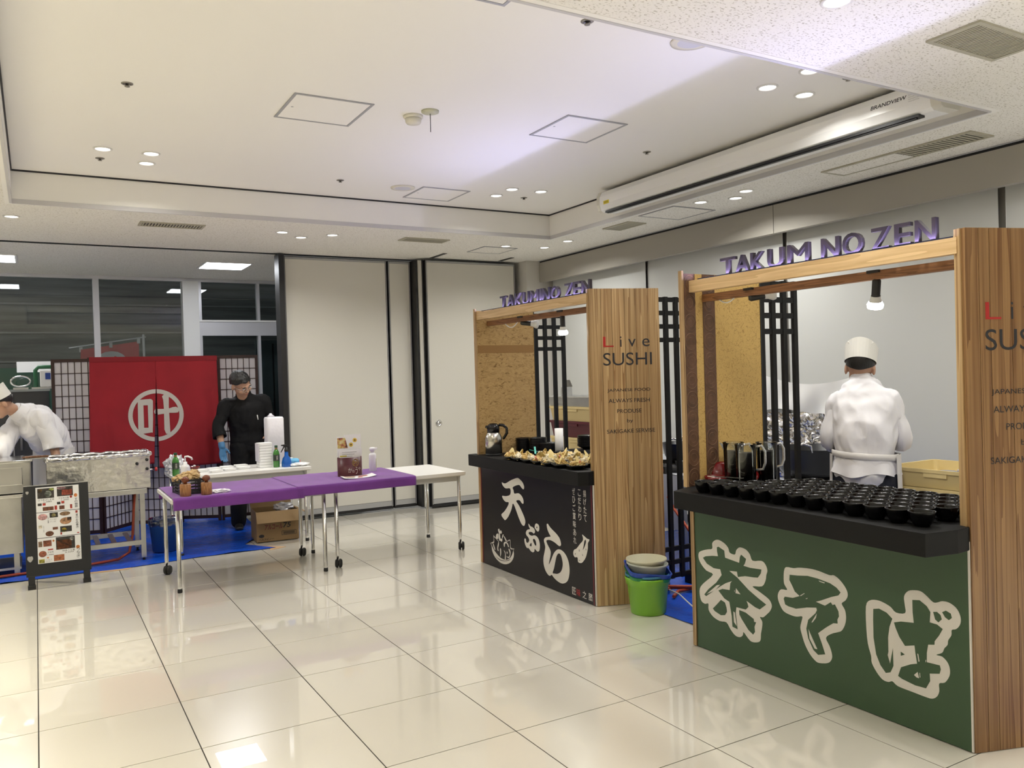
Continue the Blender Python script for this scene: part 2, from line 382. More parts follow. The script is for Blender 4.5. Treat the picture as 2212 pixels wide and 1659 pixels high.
# dark steel door leaf seen through the right bay
M('door_steel', (.12,.16,.165), .45)
door = tag(B(2.80,3.75,9.62,9.68,.02,2.15).build('door_1', 'door_steel'), kind='structure')
B(3.03,3.05,9.605,9.62,.05,2.1).build('door_seam', 'black', door)
MB().lathe([(0,0),(.03,0),(.03,.02),(0,.02)],14).build('door_knob', 'chrome', door, (3.12,9.61,1.05), (PI/2,0,0))
g = tag(B(RX0,7,9.25,16,-.12,-.01).build('ground', 'asphalt'), kind='structure')
ow = tag(B(-6,8,14,14.2,-.05,5).build('wall_outside', 'night_wall'), kind='structure')
for k in range(9): B(-6,8,13.96,14,.5+k*.5,.53+k*.5).build('siding_lap', M('lap',(.34,.36,.35),.6), ow)
B(-6,2.6,13.5,13.6,-.05,1.9).build('green_hoarding', 'night_green', ow)
sl_ = bpy.data.lights.new('added_outdoor_fill','POINT'); sl_.energy = 110; sl_.color = (1,.95,.9); sl_.shadow_soft_size = .1  # unseen light added outside to brighten the banner and siding
slo = bpy.data.objects.new('added_outdoor_fill', sl_); COL.objects.link(slo); slo.location = (-1.2,10.6,3.3)
# ================================================================== CEILING FITTINGS
M('lamp_lens', (1,1,1), .4, emit=(1,.97,.92,9))
M('lamp_ring', (.78,.77,.74), .35)
ring_me = MB().lathe([(.062,0),(.062,-.006),(.052,-.009),(.046,-.002),(.046,.0)],24,cap=False).mesh('ring'); ring_me.materials.append(MATS['lamp_ring'])
lens_me = MB().lathe([(0,-.001),(.045,-.001)],24,cap=False).mesh('lens'); lens_me.materials.append(MATS['lamp_lens'])
def downlight(x, y, z, label, col=NEUTRAL, watt=None, group='ceiling downlights', spread=150):
    t = thing('downlight', label, 'light', (x,y,z), 0, group)
    link('trim_ring', ring_me, None, t, (0,0,-.0005)); link('lens', lens_me, None, t, (0,0,-.002))
    d = bpy.data.lights.new('downlight_beam','AREA'); d.shape = 'DISK'; d.size = .085; d.energy = watt or DOWN_W; d.color = col; d.spread = math.radians(spread)
    o = bpy.data.objects.new('downlight_beam', d); COL.objects.link(o); o.parent = t; o.location = (0,0,-.012)
    return t
TRI = ('left one', 'right one', 'nearest one')
for (x,y),lab in zip(((.49,3.85),(.80,3.85),(.80,4.14)), ('leftmost of three round downlights near the tray corner above the red curtain','far-right of three round downlights near the tray corner above the red curtain','lowest in view of three round downlights near the tray corner above the red curtain')): downlight(x,y,ZH,lab)
for (x,y),lab in zip(((3.82,.935),(4.13,.93),(3.83,.635)), ('round downlight left of its two neighbours beside the projection screen case','round downlight closest to the projection screen case','round downlight nearest the tray edge, top of the three by the screen case')): downlight(x,y,ZH,lab)
for (x,y),lab in zip(((3.75,4.11),(3.755,3.83),(4.045,3.81)), ('left of three downlights in the far right tray corner','middle of three downlights in the far right tray corner','right of three downlights in the far right tray corner')): downlight(x,y,ZH,lab)
LOW = [((-.09,5.28),'lone round downlight at the left edge of the lower ceiling'),((2.08,5.25),'left of three downlights in lower ceiling above white partition'),((2.32,5.47),'middle of three downlights in lower ceiling above white partition'),
 ((2.56,5.24),'right of three downlights in lower ceiling above white partition'),((4.50,5.27),'downlight beside the ceiling hatch near the room corner'),((4.96,5.21),'lower downlight of the pair near the room corner pelmet'),((4.96,4.75),'upper downlight of the pair near the room corner pelmet'),
 ((4.90,2.67),'left of three downlights below the projection screen case'),((5.06,2.43),'middle of three downlights below the projection screen case'),((4.94,2.20),'right of three downlights below the projection screen case'),((2.74,-.40),'downlight cut by the top edge in the speckled ceiling')]
for (x,y),lab in LOW: downlight(x,y,ZL,lab)
# unseen downlights added behind the camera; the rear ones boosted to bounce onto the ceiling
for kk,(x,y) in enumerate(((4.95,-.05),(5.06,-.28),(4.94,-.5),(5.0,-2.6),(5.05,-2.9),(2.5,-.6),(.5,-.5),(.8,-.5),(1.9,-2.9),(2.2,-2.9),(3.6,-2.8),(3.9,-2.8))):
    downlight(x,y,ZL,'added downlight out of view behind the viewer, %s' % ('first by the right wall','second by the right wall','third by the right wall','fourth by the right wall','fifth by the right wall','near the middle of the hall','left of the tray front','right of the tray front','far left back pair','far right back pair','left of the back right pair','right of the back right pair')[kk],NEUTRAL,4.0 if y > -1 else 22.0,'added downlights behind the viewer',150 if y > -1 else 85)
for kk,(x,y) in enumerate(((.49,.95),(.80,.95),(.80,.65))): downlight(x,y,ZH,'%s tray downlight out of view above the viewer' % ('left','right','near')[kk],WARM,None,'tray downlights above the viewer')
for kk,(x,y) in enumerate(((-1.0,.2),(-1.0,.5),(-1.2,2.6),(-1.0,2.9),(-1.0,5.3),(-2.6,1.0),(-2.6,3.4),(-2.6,5.4),(-1.5,-2.6),(-1.8,-2.6))):  # lamps added outside the frame: narrow strong beams bounce off floor to ceiling
    downlight(x,y,ZL,'added warm downlight out of view left of the picture, %s' % ('nearest pair front','nearest pair rear','middle pair left','middle pair right','beside the grill stall','outer row front','outer row middle','outer row rear','back pair right','back pair left')[kk],WARM,15.0,'added downlights left of the picture',72)
# square LED panels beyond the partition line
M('led_panel', (1,1,1), .4, emit=(.95,.97,1,14))
def ledpanel(x,y,lab):
    t = thing('ceiling_light', lab, 'light', (x,y,ZL), 0, 'square ceiling lights')
    B(-.27,.27,-.29,.29,-.012,-.001).build('frame', 'white_satin', t); B(-.245,.245,-.265,.265,-.0145,-.0125).build('diffuser', 'led_panel', t)
    d = bpy.data.lights.new('panel_beam','AREA'); d.shape = 'RECTANGLE'; d.size = .48; d.size_y = .52; d.energy = 14; d.color = COOL
    o = bpy.data.objects.new('panel_beam', d); COL.objects.link(o); o.parent = t; o.location = (0,0,-.02)
ledpanel(2.03,7.70,'glowing square ceiling light above the dark window near the partition'); ledpanel(-.36,7.78,'glowing square ceiling light cut by the left picture edge'); ledpanel(-2.6,7.75,'square ceiling light out of view on the left')
# access hatches
def hatch(x,y,z,lab,s=.48):
    t = thing('access_hatch', lab, 'hatch', (x,y,z), 0, 'ceiling access hatches'); h = s/2
    for a in ((-h,h,-h,-h+.016),(-h,h,h-.016,h),(-h,-h+.016,-h+.016,h-.016),(h-.016,h,-h+.016,h-.016)): B(*a,-.006,-.0005).build('frame_bar', 'tray_edge', t)
    B(-h+.018,h-.018,-h+.018,h-.018,-.0045,-.0005).build('lid', 'ceiling_paint' if z > 3 else 'acoustic_board', t)
    MB().lathe([(.008,-.0055),(.008,-.0046)],10).build('lock', 'grey_trim', t, (-h+.05,0,0))
hatch(1.61,2.425,ZH,'square ceiling hatch above the far end of the red curtain, left of smoke detector'); hatch(3.27,2.10,ZH,'square ceiling hatch with violet glow right of the smoke detector',.48)
hatch(3.22,4.27,ZH,'square ceiling hatch next to the round speaker at the tray far edge',.46); hatch(5.03,3.12,ZL,'square hatch in the speckled ceiling under the projection screen case'); hatch(4.5,5.58,ZL,'square hatch in the lower ceiling near the room corner',.42)
hatch(1.66,.45,ZH,'ceiling hatch whose corner shows at the top edge',.48)
# vents
M('vent_beige', (.44,.42,.33), .5)
def vent(x,y,z,w,h,lab,n,along='x',cover=None,mat='vent_beige'):
    t = thing('air_vent', lab, 'vent', (x,y,z), 0, 'ceiling air vents')
    B(-w/2+.01,w/2-.01,-h/2+.01,h/2-.01,-.0035,-.0006).build('dark_back', 'black', t)
    b = .022
    for a in ((-w/2,w/2,-h/2,-h/2+b),(-w/2,w/2,h/2-b,h/2),(-w/2,-w/2+b,-h/2+b,h/2-b),(w/2-b,w/2,-h/2+b,h/2-b)): B(*a,-.010,-.0005).build('frame_bar', mat, t)
    sl = None
    L_, W_ = (w,h) if along == 'x' else (h,w)
    for k in range(n):
        p = -L_/2+b+(L_-2*b)*(k+.5)/n
        if cover and p > cover: continue
        if sl is None:
            sl = MB().bar((0,-W_/2+b,-.006),(0,W_/2-b,-.006),(L_-2*b)/n*.55,.003).mesh('slat'); sl.materials.append(MATS[mat])
        link('slat', sl, None, t, (p,0,0) if along=='x' else (0,p,0), None if along=='x' else (0,0,-PI/2))
    if cover:
        (B(cover,w/2-b,-h/2+b,h/2-b,-.008,-.001) if along=='x' else B(-w/2+b,w/2-b,cover,h/2-b,-.008,-.001)).build('blanking_plate', 'acoustic_board', t)
vent(1.115,5.24,ZL,.53,.20,'slatted ceiling vent above the red curtain',20); vent(3.51,5.21,ZL,.49,.20,'slatted ceiling vent above the white partition',20)
vent(5.11,.97,ZL,.25,1.10,'long ceiling vent half slatted, above the nearer booth',34,'y',-.02); vent(4.98,3.81,ZL,.22,.40,'small ceiling vent between the pelmet and the tray corner',14,'y'); vent(3.68,-.43,ZL,.50,.24,'large slatted vent in the speckled ceiling, top right corner',26)
# sprinklers, smoke detector, pull-cord lamp, speakers
M('sprinkler_metal', (.30,.28,.25), .4, .6)
spr = [((.52,2.43),'sprinkler head alone in the tray, upper left'),((.49,4.13),'sprinkler head beside the downlights above the red curtain'),((2.27,4.10),'sprinkler head near the far tray edge, mid picture'),((4.08,2.36),'sprinkler head left of the projection screen case'),((4.04,4.10),'sprinkler head under the far right tray downlights'),((2.33,.66),'sprinkler head at the top beside the tray edge'),((4.13,.62),'sprinkler head at the near end of the screen case')]
s0 = None
for (x,y),lab in spr:
    if s0 is None:
        s0 = thing('sprinkler', lab, 'sprinkler', (x,y,ZH), 0, 'ceiling sprinklers')
        MB().lathe([(.031,0),(.031,-.003),(.018,-.006),(.016,-.0)],18).build('escutcheon', 'sprinkler_metal', s0); MB().lathe([(.008,-.003),(.008,-.014),(.014,-.016),(.014,-.018),(0,-.019)],14).build('deflector', 'sprinkler_metal', s0)
    else: copy_tree(s0, (x,y,ZH), label=lab)
M('plastic_cream', (.72,.69,.58), .4)
t = thing('smoke_detector', 'round white smoke detector on the tray ceiling', 'detector', (2.15,2.30,ZH)); MB().lathe([(.062,0),(.062,-.012),(.056,-.018)],28).build('base', 'plastic_cream', t); MB().lathe([(.052,-.016),(.050,-.040),(.042,-.050),(0,-.052)],28).build('dome', 'plastic_cream', t)
t = thing('pull_cord_alarm', 'small round ceiling fitting with a hanging cord', 'alarm', (2.207,2.168,ZH)); MB().lathe([(.055,0),(.054,-.010),(.03,-.016),(0,-.017)],24).build('base', M('plastic_green',(.52,.52,.38),.4), t); MB().tube([(0,0,-.015),(.001,0,-.06),(0,0,-.13)],.0022,6).build('cord', 'black', t)
for (x,y),lab in (((2.845,4.148),'round flush ceiling speaker at the far tray edge'),((2.94,.62),'large round ceiling speaker half hidden by the near tray edge')):
    t = thing('ceiling_speaker', lab, 'speaker', (x,y,ZH), 0, 'ceiling speakers'); MB().lathe([(.105,0),(.104,-.008),(.08,-.010)],32).build('rim', 'plastic_cream', t); MB().lathe([(.08,-.009),(.05,-.012),(0,-.013)],32,cap=False).build('grille', M('grille_grey',(.62,.62,.66),.7), t)
# motorised projection screen case along the tray's right side
t = thing('projection_screen', 'long white motorised projection screen case under the tray ceiling', 'screen', (4.60,1.95,0))
prof = [(.10,3.165),(-.10,3.165),(-.125,3.12),(-.125,3.05),(-.11,3.00),(-.085,2.985),(.05,2.985),(.10,3.02)]
mb = MB(); rings = [[(x,y,z) for x,z in prof] for y in (-1.60,1.56)]; mb.loft(rings, smooth=False).build('case', M('case_white',(.93,.93,.93),.25), t, bevel=.004)
for y0,y1 in ((-1.66,-1.60),(1.56,1.60)): MB().loft([[(x*1.02,y,z+.002) for x,z in prof] for y in (y0,y1)], smooth=False).build('end_cap', M('cap_ivory',(.70,.68,.60),.35), t, bevel=.004)
B(-.108,-.05,-1.52,1.50,2.972,2.988).build('screen_slot', 'black', t); B(-.10,-.085,-1.50,1.48,2.964,2.973).build('weight_bar', 'black', t)
for y in (-1.2,0.,1.2): B(-.02,.06,y-.03,y+.03,3.164,ZH).build('bracket', 'steel', t)
g = fitted('BRANDVIEW', 0,.24,0,.022, offset=.012, shear=.2); g.xf(frame((-.1262,-1.22,3.088),(0,-1,0),(0,0,1))).build('brand_lettering', M('print_black',(.02,.02,.025),.6), t)
for k in range(4): g = fitted('Motorized Projection Screen Model'[:30-5*k], 0,.11-.014*k,0,.008); g.xf(frame((-.1262,-1.47,3.10-.012*k),(0,-1,0),(0,0,1))).build('rating_text', M('print_grey',(.4,.4,.4),.6), t)
B(-.1265,-.1245,1.42,1.50,3.045,3.075).build('yellow_label', M('label_yellow',(.75,.62,.03),.5), t)
g = fitted('CAUTION', 0,.06,0,.014); g.xf(frame((-.1268,1.49,3.053),(0,-1,0),(0,0,1))).build('label_text', 'print_black', t)
TEMPURA = [
 (1, "-3174 704 -3121 699 -3024 735 -2930 761 -2890 753 -2851 734 -2831 705 -2840 683 -2869 691 -2908 710 -3001 683 -2992 660 -2980 636 -2916 645 -2872 630 -2847 602 -2849 574 -2875 576 -2904 593 -2956 582 -2912 549 -2855 490 -2828 448 -2835 419 -2852 405 -2885 414 -2927 460 -3001 556 -3032 508 -3083 446 -3132 411 -3154 413 -3197 443 -3144 478 -3088 527 -3074 557 -3118 555 -3155 569 -3175 596 -3116 600 -3046 621 -3045 668 -3112 661 -3159 679"),
 (1, "-2783 432 -2771 427 -2752 416 -2719 413 -2696 399 -2693 380 -2712 368 -2735 375 -2769 372 -2784 361 -2770 350 -2737 348 -2703 357 -2670 354 -2643 336 -2629 303 -2633 263 -2648 247 -2667 243 -2690 251 -2704 256 -2710 235 -2734 225 -2763 231 -2791 247 -2815 244 -2839 264 -2849 293 -2844 311 -2828 309 -2822 289 -2800 285 -2778 307 -2791 327 -2815 339 -2825 357 -2802 383 -2763 394 -2779 412"),
 (1, "-2695 417 -2684 441 -2665 450 -2637 442 -2629 421 -2635 401 -2654 392 -2677 402"),
 (1, "-2526 463 -2510 469 -2495 458 -2465 441 -2405 416 -2363 390 -2346 359 -2348 340 -2368 332 -2396 339 -2434 350 -2487 356 -2528 349 -2537 338 -2521 316 -2495 292 -2483 270 -2489 240 -2504 203 -2512 175 -2486 206 -2448 261 -2411 294 -2371 309 -2325 304 -2284 281 -2256 243 -2246 199 -2250 156 -2267 115 -2298 88 -2345 72 -2397 75 -2448 91 -2478 107 -2501 95 -2528 99 -2562 124 -2583 164 -2584 208 -2569 250 -2555 291 -2561 314 -2571 340 -2554 362 -2518 373 -2479 383 -2494 398 -2519 428"),
 (0, "-2775 269 -2749 294 -2746 269"),
 (0, "-2709 330 -2686 319 -2678 290 -2693 283 -2724 315"),
 (0, "-2670 420 -2661 429 -2655 422 -2663 414"),
 (0, "-2464 124 -2444 161 -2424 213 -2404 257 -2377 279 -2352 273 -2336 243 -2329 211 -2340 176 -2363 148 -2402 129 -2438 124"),
]
BOWLART = [
 (1, "-3398 186 -3378 170 -3366 127 -3331 90 -3281 67 -3227 55 -3159 57 -3100 74 -3055 99 -3023 134 -3015 165 -3018 186 -3010 205 -3024 185 -3043 154 -3076 122 -3125 100 -3179 92 -3242 99 -3305 124 -3346 148 -3377 177"),
 (1, "-3337 261 -3325 253 -3258 226 -3262 222 -3330 246 -3332 200 -3398 185 -3357 201 -3337 213"),
 (1, "-3067 265 -3064 211 -3041 202 -3010 206 -3013 201 -3069 196 -3070 256 -3112 244 -3119 246"),
 (1, "-3287 275 -3263 284 -3252 276 -3261 243 -3289 239 -3300 248"),
 (1, "-3257 320 -3236 324 -3230 306 -3216 317 -3202 312 -3199 297 -3217 290 -3229 291 -3226 262 -3216 237 -3235 230 -3250 245 -3245 288 -3255 304"),
 (1, "-3172 222 -3151 236 -3126 238 -3105 229 -3090 207 -3102 203 -3114 220 -3136 228 -3152 216 -3158 196 -3171 198"),
 (1, "-3279 171 -3258 217 -3249 218 -3255 190 -3266 166 -3258 145 -3276 147"),
 (1, "-3234 167 -3220 170 -3217 134 -3233 103 -3235 138"),
 (1, "-3175 164 -3157 160 -3145 143 -3145 101 -3161 98 -3154 141"),
 (1, "-3098 188 -3081 189 -3066 167 -3075 137 -3094 117 -3120 118 -3133 125 -3097 127 -3080 154"),
 (1, "-3129 159 -3117 165 -3114 150 -3125 146"),
 (1, "-3196 267 -3181 291 -3172 284 -3192 254"),
 (1, "-3168 278 -3151 274 -3121 246 -3139 245"),
 (1, "-3220 250 -3192 250 -3198 231 -3216 230"),
 (1, "-3353 188 -3339 186 -3313 147 -3332 148"),
 (0, "-3316 95 -3243 81 -3162 84 -3090 106 -3072 114 -3090 101 -3162 80 -3244 75"),
]
SHRIMP = [
 (1, "-2081 458 -2053 450 -2023 439 -1997 436 -2016 410 -2019 374 -2042 315 -2075 278 -2102 261 -2138 262 -2144 292 -2178 288 -2195 308 -2184 336 -2152 352 -2109 390 -2077 416 -2072 437"),
 (0, "-2055 419 -2041 429 -2038 412 -2057 378 -2077 354 -2065 387"),
 (0, "-2123 349 -2118 350 -2117 337 -2122 337"),
 (0, "-2090 327 -2077 316 -2082 314"),
 (0, "-2172 312 -2164 319 -2167 306"),
 (0, "-2128 279 -2115 276 -2120 272"),
 (0, "-2044 368 -2037 366 -2039 356"),
]
SOBA = [
 (1, "-802 627 -777 626 -743 614 -719 595 -710 573 -673 569 -663 592 -646 609 -627 614 -594 609 -567 589 -549 559 -490 569 -464 556 -451 528 -459 503 -465 474 -490 439 -554 426 -514 410 -456 388 -435 372 -428 350 -441 324 -459 306 -487 282 -509 278 -494 257 -497 225 -505 192 -509 160 -527 144 -569 135 -596 148 -625 171 -631 153 -653 137 -686 138 -719 162 -748 192 -798 187 -848 199 -881 228 -882 262 -909 255 -935 264 -947 291 -946 332 -915 368 -840 430 -891 443 -932 473 -950 503 -946 532 -919 548 -876 562 -841 572 -840 600 -825 617"),
 (0, "-915 509 -894 521 -841 533 -798 538 -804 564 -805 585 -793 591 -749 577 -745 540 -691 535 -643 531 -637 563 -628 577 -593 560 -603 534 -613 521 -569 519 -490 525 -495 504 -516 478 -543 474 -603 469 -655 454 -661 481 -716 475 -694 465 -658 450 -582 402 -515 372 -464 352 -508 317 -539 321 -598 341 -590 327 -586 312 -605 294 -671 291 -677 261 -666 175 -704 180 -707 236 -722 308 -758 318 -802 352 -771 367 -717 372 -711 410 -698 424 -745 403 -786 377 -897 300 -912 306 -879 342 -816 392 -774 441 -783 470 -833 467 -885 482"),
 (0, "-784 305 -754 297 -743 271 -741 250 -756 229 -787 221 -832 232 -848 243 -815 274"),
 (0, "-652 281 -605 278 -551 258 -549 243 -535 245 -547 219 -544 193 -558 175 -590 191 -635 236 -651 257"),
 (2, "-670 392 -638 366 -674 365"),
 (2, "-694 264 -682 260 -672 191 -691 208"),
 (2, "-891 314 -811 379 -786 386 -828 346"),
 (2, "-683 377 -679 380 -681 367"),
 (1, "-328 568 -284 571 -249 580 -188 587 -136 586 -74 578 -49 582 -15 565 15 533 23 505 10 479 -11 460 6 434 11 400 4 366 -14 335 -36 322 -72 305 -103 278 -84 245 -72 213 -73 188 -94 163 -145 148 -171 154 -200 177 -226 213 -244 258 -252 290 -243 323 -239 346 -272 337 -307 336 -351 344 -375 371 -388 403 -383 430 -364 451 -327 456 -345 482 -347 520 -342 552"),
 (0, "-309 534 -262 539 -200 550 -144 549 -72 541 -37 528 -15 510 -27 494 -67 478 -125 449 -155 436 -104 429 -71 453 -61 442 -48 448 -29 420 -27 397 -36 380 -35 362 -59 358 -100 328 -147 289 -128 248 -109 199 -150 185 -177 201 -206 249 -216 293 -203 339 -160 380 -151 397 -154 408 -209 396 -275 375 -322 376 -342 381 -350 408 -343 419 -293 424 -251 442 -280 458 -295 483 -312 508"),
 (2, "-202 296 -193 277 -153 211 -169 210 -198 251"),
 (2, "-184 331 -151 382 -157 359 -177 333"),
 (2, "-247 446 -222 463 -220 461 -244 443"),
 (2, "-137 541 -101 538 -103 534 -130 536"),
 (2, "-215 438 -203 444 -204 440 -212 436"),
 (1, "136 507 173 517 208 513 240 502 265 484 308 492 307 527 305 563 324 589 354 599 383 600 409 586 436 567 456 571 475 580 503 581 530 569 546 549 552 524 547 500 531 480 513 472 511 450 497 426 494 407 480 389 470 368 444 352 469 352 491 336 501 312 499 282 479 249 454 237 454 206 443 180 421 164 389 162 333 164 266 167 240 180 220 171 192 173 164 196 140 231 137 262 122 313 116 386 117 477"),
 (0, "154 474 183 482 220 473 247 453 232 415 224 366 224 303 220 289 231 254 246 327 247 249 232 217 209 207 183 234 163 276 152 347 152 427"),
 (0, "254 439 287 451 347 460 343 504 343 556 376 562 408 544 423 523 419 480 451 479 475 466 459 436 439 407 438 392 410 385 403 349 402 310 459 313 463 298 457 278 414 266 415 235 396 199 347 196 287 205 268 212 283 254 329 280 358 291 351 335 348 365 304 351 278 383 262 416"),
 (0, "435 527 452 531 467 522 472 505 457 489 443 498"),
 (0, "474 535 490 545 511 538 515 521 502 509 486 517"),
 (0, "283 321 303 314 283 303"),
 (2, "343 239 360 257 366 232 355 232"),
 (2, "360 335 365 333 370 304 365 301"),
 (2, "368 256 371 255 372 237 369 236"),
 (2, "397 319 400 318 398 309 396 308"),
]
# ================================================================== FOOD BOOTHS
wood('cedar', (.27,.145,.058), (.55,.38,.19), .42, (10,10,.20), (.24,.76), bands=8)
wood('cedar_pale', (.55,.36,.17), (.74,.53,.29), .5, (10,.6,10), (.25,.75), bands=5)
wood('brown_rail', (.16,.07,.03), (.30,.14,.06), .55, (14,.8,14), (.3,.7))
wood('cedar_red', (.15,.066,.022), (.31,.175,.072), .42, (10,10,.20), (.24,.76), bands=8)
ramp_tex('straw_board', 'noise', 22, [(.30,(.20,.11,.03)),(.42,(.42,.265,.10)),(.60,(.50,.33,.135))], .75, (1,1,2.2), .25, 8, 1.5)
def washi_mat():
    m = bpy.data.materials.new('washi'); m.use_nodes = True; nt = m.node_tree; b = nt.nodes['Principled BSDF']; N = nt.nodes.new; L = nt.links.new
    tc = N('ShaderNodeTexCoord'); n = N('ShaderNodeTexNoise'); n.inputs['Scale'].default_value = 20; n.inputs['Detail'].default_value = 2; n.inputs['Distortion'].default_value = 2.5; L(tc.outputs['Object'], n.inputs['Vector'])
    a = N('ShaderNodeMath'); a.operation = 'SUBTRACT'; a.inputs[1].default_value = .5; L(n.outputs['Fac'], a.inputs[0]); c = N('ShaderNodeMath'); c.operation = 'ABSOLUTE'; L(a.outputs[0], c.inputs[0])
    r = N('ShaderNodeValToRGB'); e = r.color_ramp.elements; e[0].position = .0; e[0].color = (.30,.17,.035,1); e[1].position = .022; e[1].color = (.60,.395,.125,1); L(c.outputs[0], r.inputs[0]); L(r.outputs[0], b.inputs['Base Color']); b.inputs['Roughness'].default_value = .7
    MATS['washi'] = m
washi_mat()
M('coin_brown', (.115,.055,.028), .6, var=(18,.3)); M('coin_ring', (.20,.105,.05), .6)
M('booth_black', (.006,.006,.006), .6, bump=(180,.03), spec=.22); M('tempura_black', (.009,.008,.009), .3, spec=.4); M('soba_green', (.042,.088,.040), .38); M('print_white', (.72,.69,.64), .4)
M('oxblood', (.16,.018,.025), .4); M('red_print', (.42,.02,.02), .4); M('lattice_black', (.006,.006,.006), .5, spec=.3)
ramp_tex('letter_stone', 'noise', 9, [(.3,(.014,.010,.016)),(.7,(.055,.040,.052))], .35, (1,1,.25))
M('led_tube', (1,1,1), .4, emit=(.62,.58,1.0,3.0))
def pts(s): n = [int(v)/1000 for v in s.split()]; return list(zip(n[::2], n[1::2]))
def art(data, matmap, parent, x, names):
    """traced print on the plane X=x: u runs along -Y, v up"""
    for k, (mat, dz, nm) in matmap.items():
        mb = MB()
        for kk, s in data:
            if kk == k: flat(mb, smooth_poly(pts(s)) if (data is not SOBA or k == 1) else pts(s), dz)
        mb.xf(frame((x,0,0),(0,-1,0),(0,0,1))).build(nm, mat, parent)
def vtext(parent, body, u, v0, v1, w, x, mat):
    n = len(body); h = (v0-v1)/n
    for i, ch in enumerate(body):
        g = fitted(ch, u-w/2, u+w/2, v0-(i+1)*h+h*.1, v0-i*h-h*.06, offset=.004)
        g.xf(frame((x,0,0),(0,-1,0),(0,0,1))).build('character', mat, parent)
def lattice(parent, x0, y, w, z0=.07, z1=2.07):
    """black wooden lattice screen in the plane Y=y from x0 to x0+w"""
    for k in range(4):
        xx = x0+.018+(w-.036)*k/3; B(xx-.016,xx+.016,y-.012,y+.012,z0,z1).build('lattice_stile', 'lattice_black', parent)
    for z in (z1-.02,z1-.115,z1-.21,z1-.305,z0+.02,z0+.115,z0+.21): B(x0,x0+w,y-.009,y+.009,z-.016,z+.016).build('lattice_rail', 'lattice_black', parent)
    for xx in (x0+.018,x0+w-.018): B(xx-.02,xx+.02,y-.06,y+.06,0,z0+.01).build('lattice_foot', 'lattice_black', parent)
def booth(y0, y1, name, label, kind, letters, lz):
    """open-fronted stall: front panel on X=3.2 between y0 (near) and y1 (far)"""
    b = thing('food_booth', label, 'booth', (3.2,(y0+y1)/2,0)); ox, oy = 3.2, (y0+y1)/2
    def P(mb, nm, mat, par=None, bevel=0): mb.v = [(v[0]-ox, v[1]-oy, v[2]) for v in mb.v]; return mb.build(nm, mat, par or b, bevel=bevel)
    # front panel
    fm = 'soba_green' if kind == 'soba' else 'tempura_black'
    fp = P(B(3.2,3.225,y0,y1,.004,.84), 'front_panel', fm)
    P(B(3.199,3.226,y0-.006,y0,.004,.84), 'panel_edge', 'print_white', fp); P(B(3.2,3.235,y1,y1+.012,.004,.84), 'edge_strip', 'black', fp)
    # counter top with cut corners
    fx = 2.96 if kind == 'soba' else 3.10
    yl = y1-.06 if kind == 'soba' else y1+.10
    poly = [(fx,y0+.02),(fx+.04,yl),(3.215,y1+.11 if kind!='soba' else y1+.03),(3.235,y1),(3.66,y1-.01),(3.66,y0+.03),(3.26,y0+.03),(3.23,y0-.004),(3.12 if kind=='soba' else 3.16,y0-.012)]
    ct = P(MB().prism(poly,.805,.898), 'counter_top', 'booth_black', bevel=.003)
    P(B(3.64,3.66,y0+.04,y1-.02,.004,.805), 'back_leg_panel', 'booth_black')
    # right end: cedar planks, angled outwards
    d = Vector((.948,-.318,0)); a = Vector((3.205,y0-.012,0)); n = Vector((d.y,-d.x,0)); W = .485; np_ = 6; H = 2.10 if kind != 'soba' else 2.075
    wds = [.078,.074,.088,.078,.086,.081] if kind != 'soba' else [.062,.050,.098,.085,.095,.095]
    s = 0
    for k in range(np_):
        q0 = a+d*(s+.0008); q1 = a+d*(s+wds[k]-.0008); s += wds[k]; th = -n*.018
        mb = MB(); mb.add([q0,q1,q1+th,q0+th,*[p+Vector((0,0,H)) for p in (q0,q1,q1+th,q0+th)]], [(3,2,1,0),(4,5,6,7),(0,1,5,4),(1,2,6,5),(2,3,7,6),(3,0,4,7)])
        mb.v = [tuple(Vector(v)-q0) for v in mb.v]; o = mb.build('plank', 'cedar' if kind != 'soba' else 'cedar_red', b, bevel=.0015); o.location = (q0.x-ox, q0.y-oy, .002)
    e0 = a-n*.019; mb = MB(); P(MB().bar(a+d*.004-n*.034+Vector((0,0,.002)), a+d*.004-n*.034+Vector((0,0,H+.002)), .032,.02, d), 'corner_post', 'cedar')
    # lettering on the planks
    txt = [('L',.088,.160,1.715,1.783,'red_print'),('i',.205,.216,1.715,1.783,'print_black'),('v',.262,.315,1.715,1.765,'print_black'),('e',.360,.412,1.714,1.767,'print_black'),
           ('SUSHI',.085,.425,1.592,1.676,'print_black'),('JAPANESE FOOD',.108,.408,1.412,1.438,'print_black'),('ALWAYS FRESH',.115,.402,1.345,1.371,'print_black'),('PRODUSE',.172,.342,1.275,1.301,'print_black'),('by',.240,.281,1.205,1.235,'print_black'),('SAKIGAKE SERVISE',.098,.434,1.142,1.168,'print_black')]
    for body,u0,u1,v0,v1,mm in txt:
        g = fitted(body,u0,u1,v0,v1); g.xf(frame(a+n*.0012,d,(0,0,1))); P(g, 'sign_lettering', mm)
    # left end panel along X, then the lattice behind it
    yl_ = y1+.005
    x_s = 3.166 if kind == 'soba' else 3.203
    side = P(B(x_s,3.76,yl_,yl_+.022,.80,2.085), 'side_panel', 'straw_board' if kind != 'soba' else 'washi')
    P(B(3.206,3.76,yl_,yl_+.022,.004,.80), 'lower_board', 'straw_board', side); P(B(3.194,3.206,yl_-.003,yl_+.025,.004,.84), 'side_edge', 'cedar', side)
    P(B(x_s-.013,x_s,yl_-.003,yl_+.025,.898,2.10), 'side_edge', 'cedar', side); P(B(3.757,3.764,yl_-.003,yl_+.024,.004,2.085), 'side_trim', 'black', side)
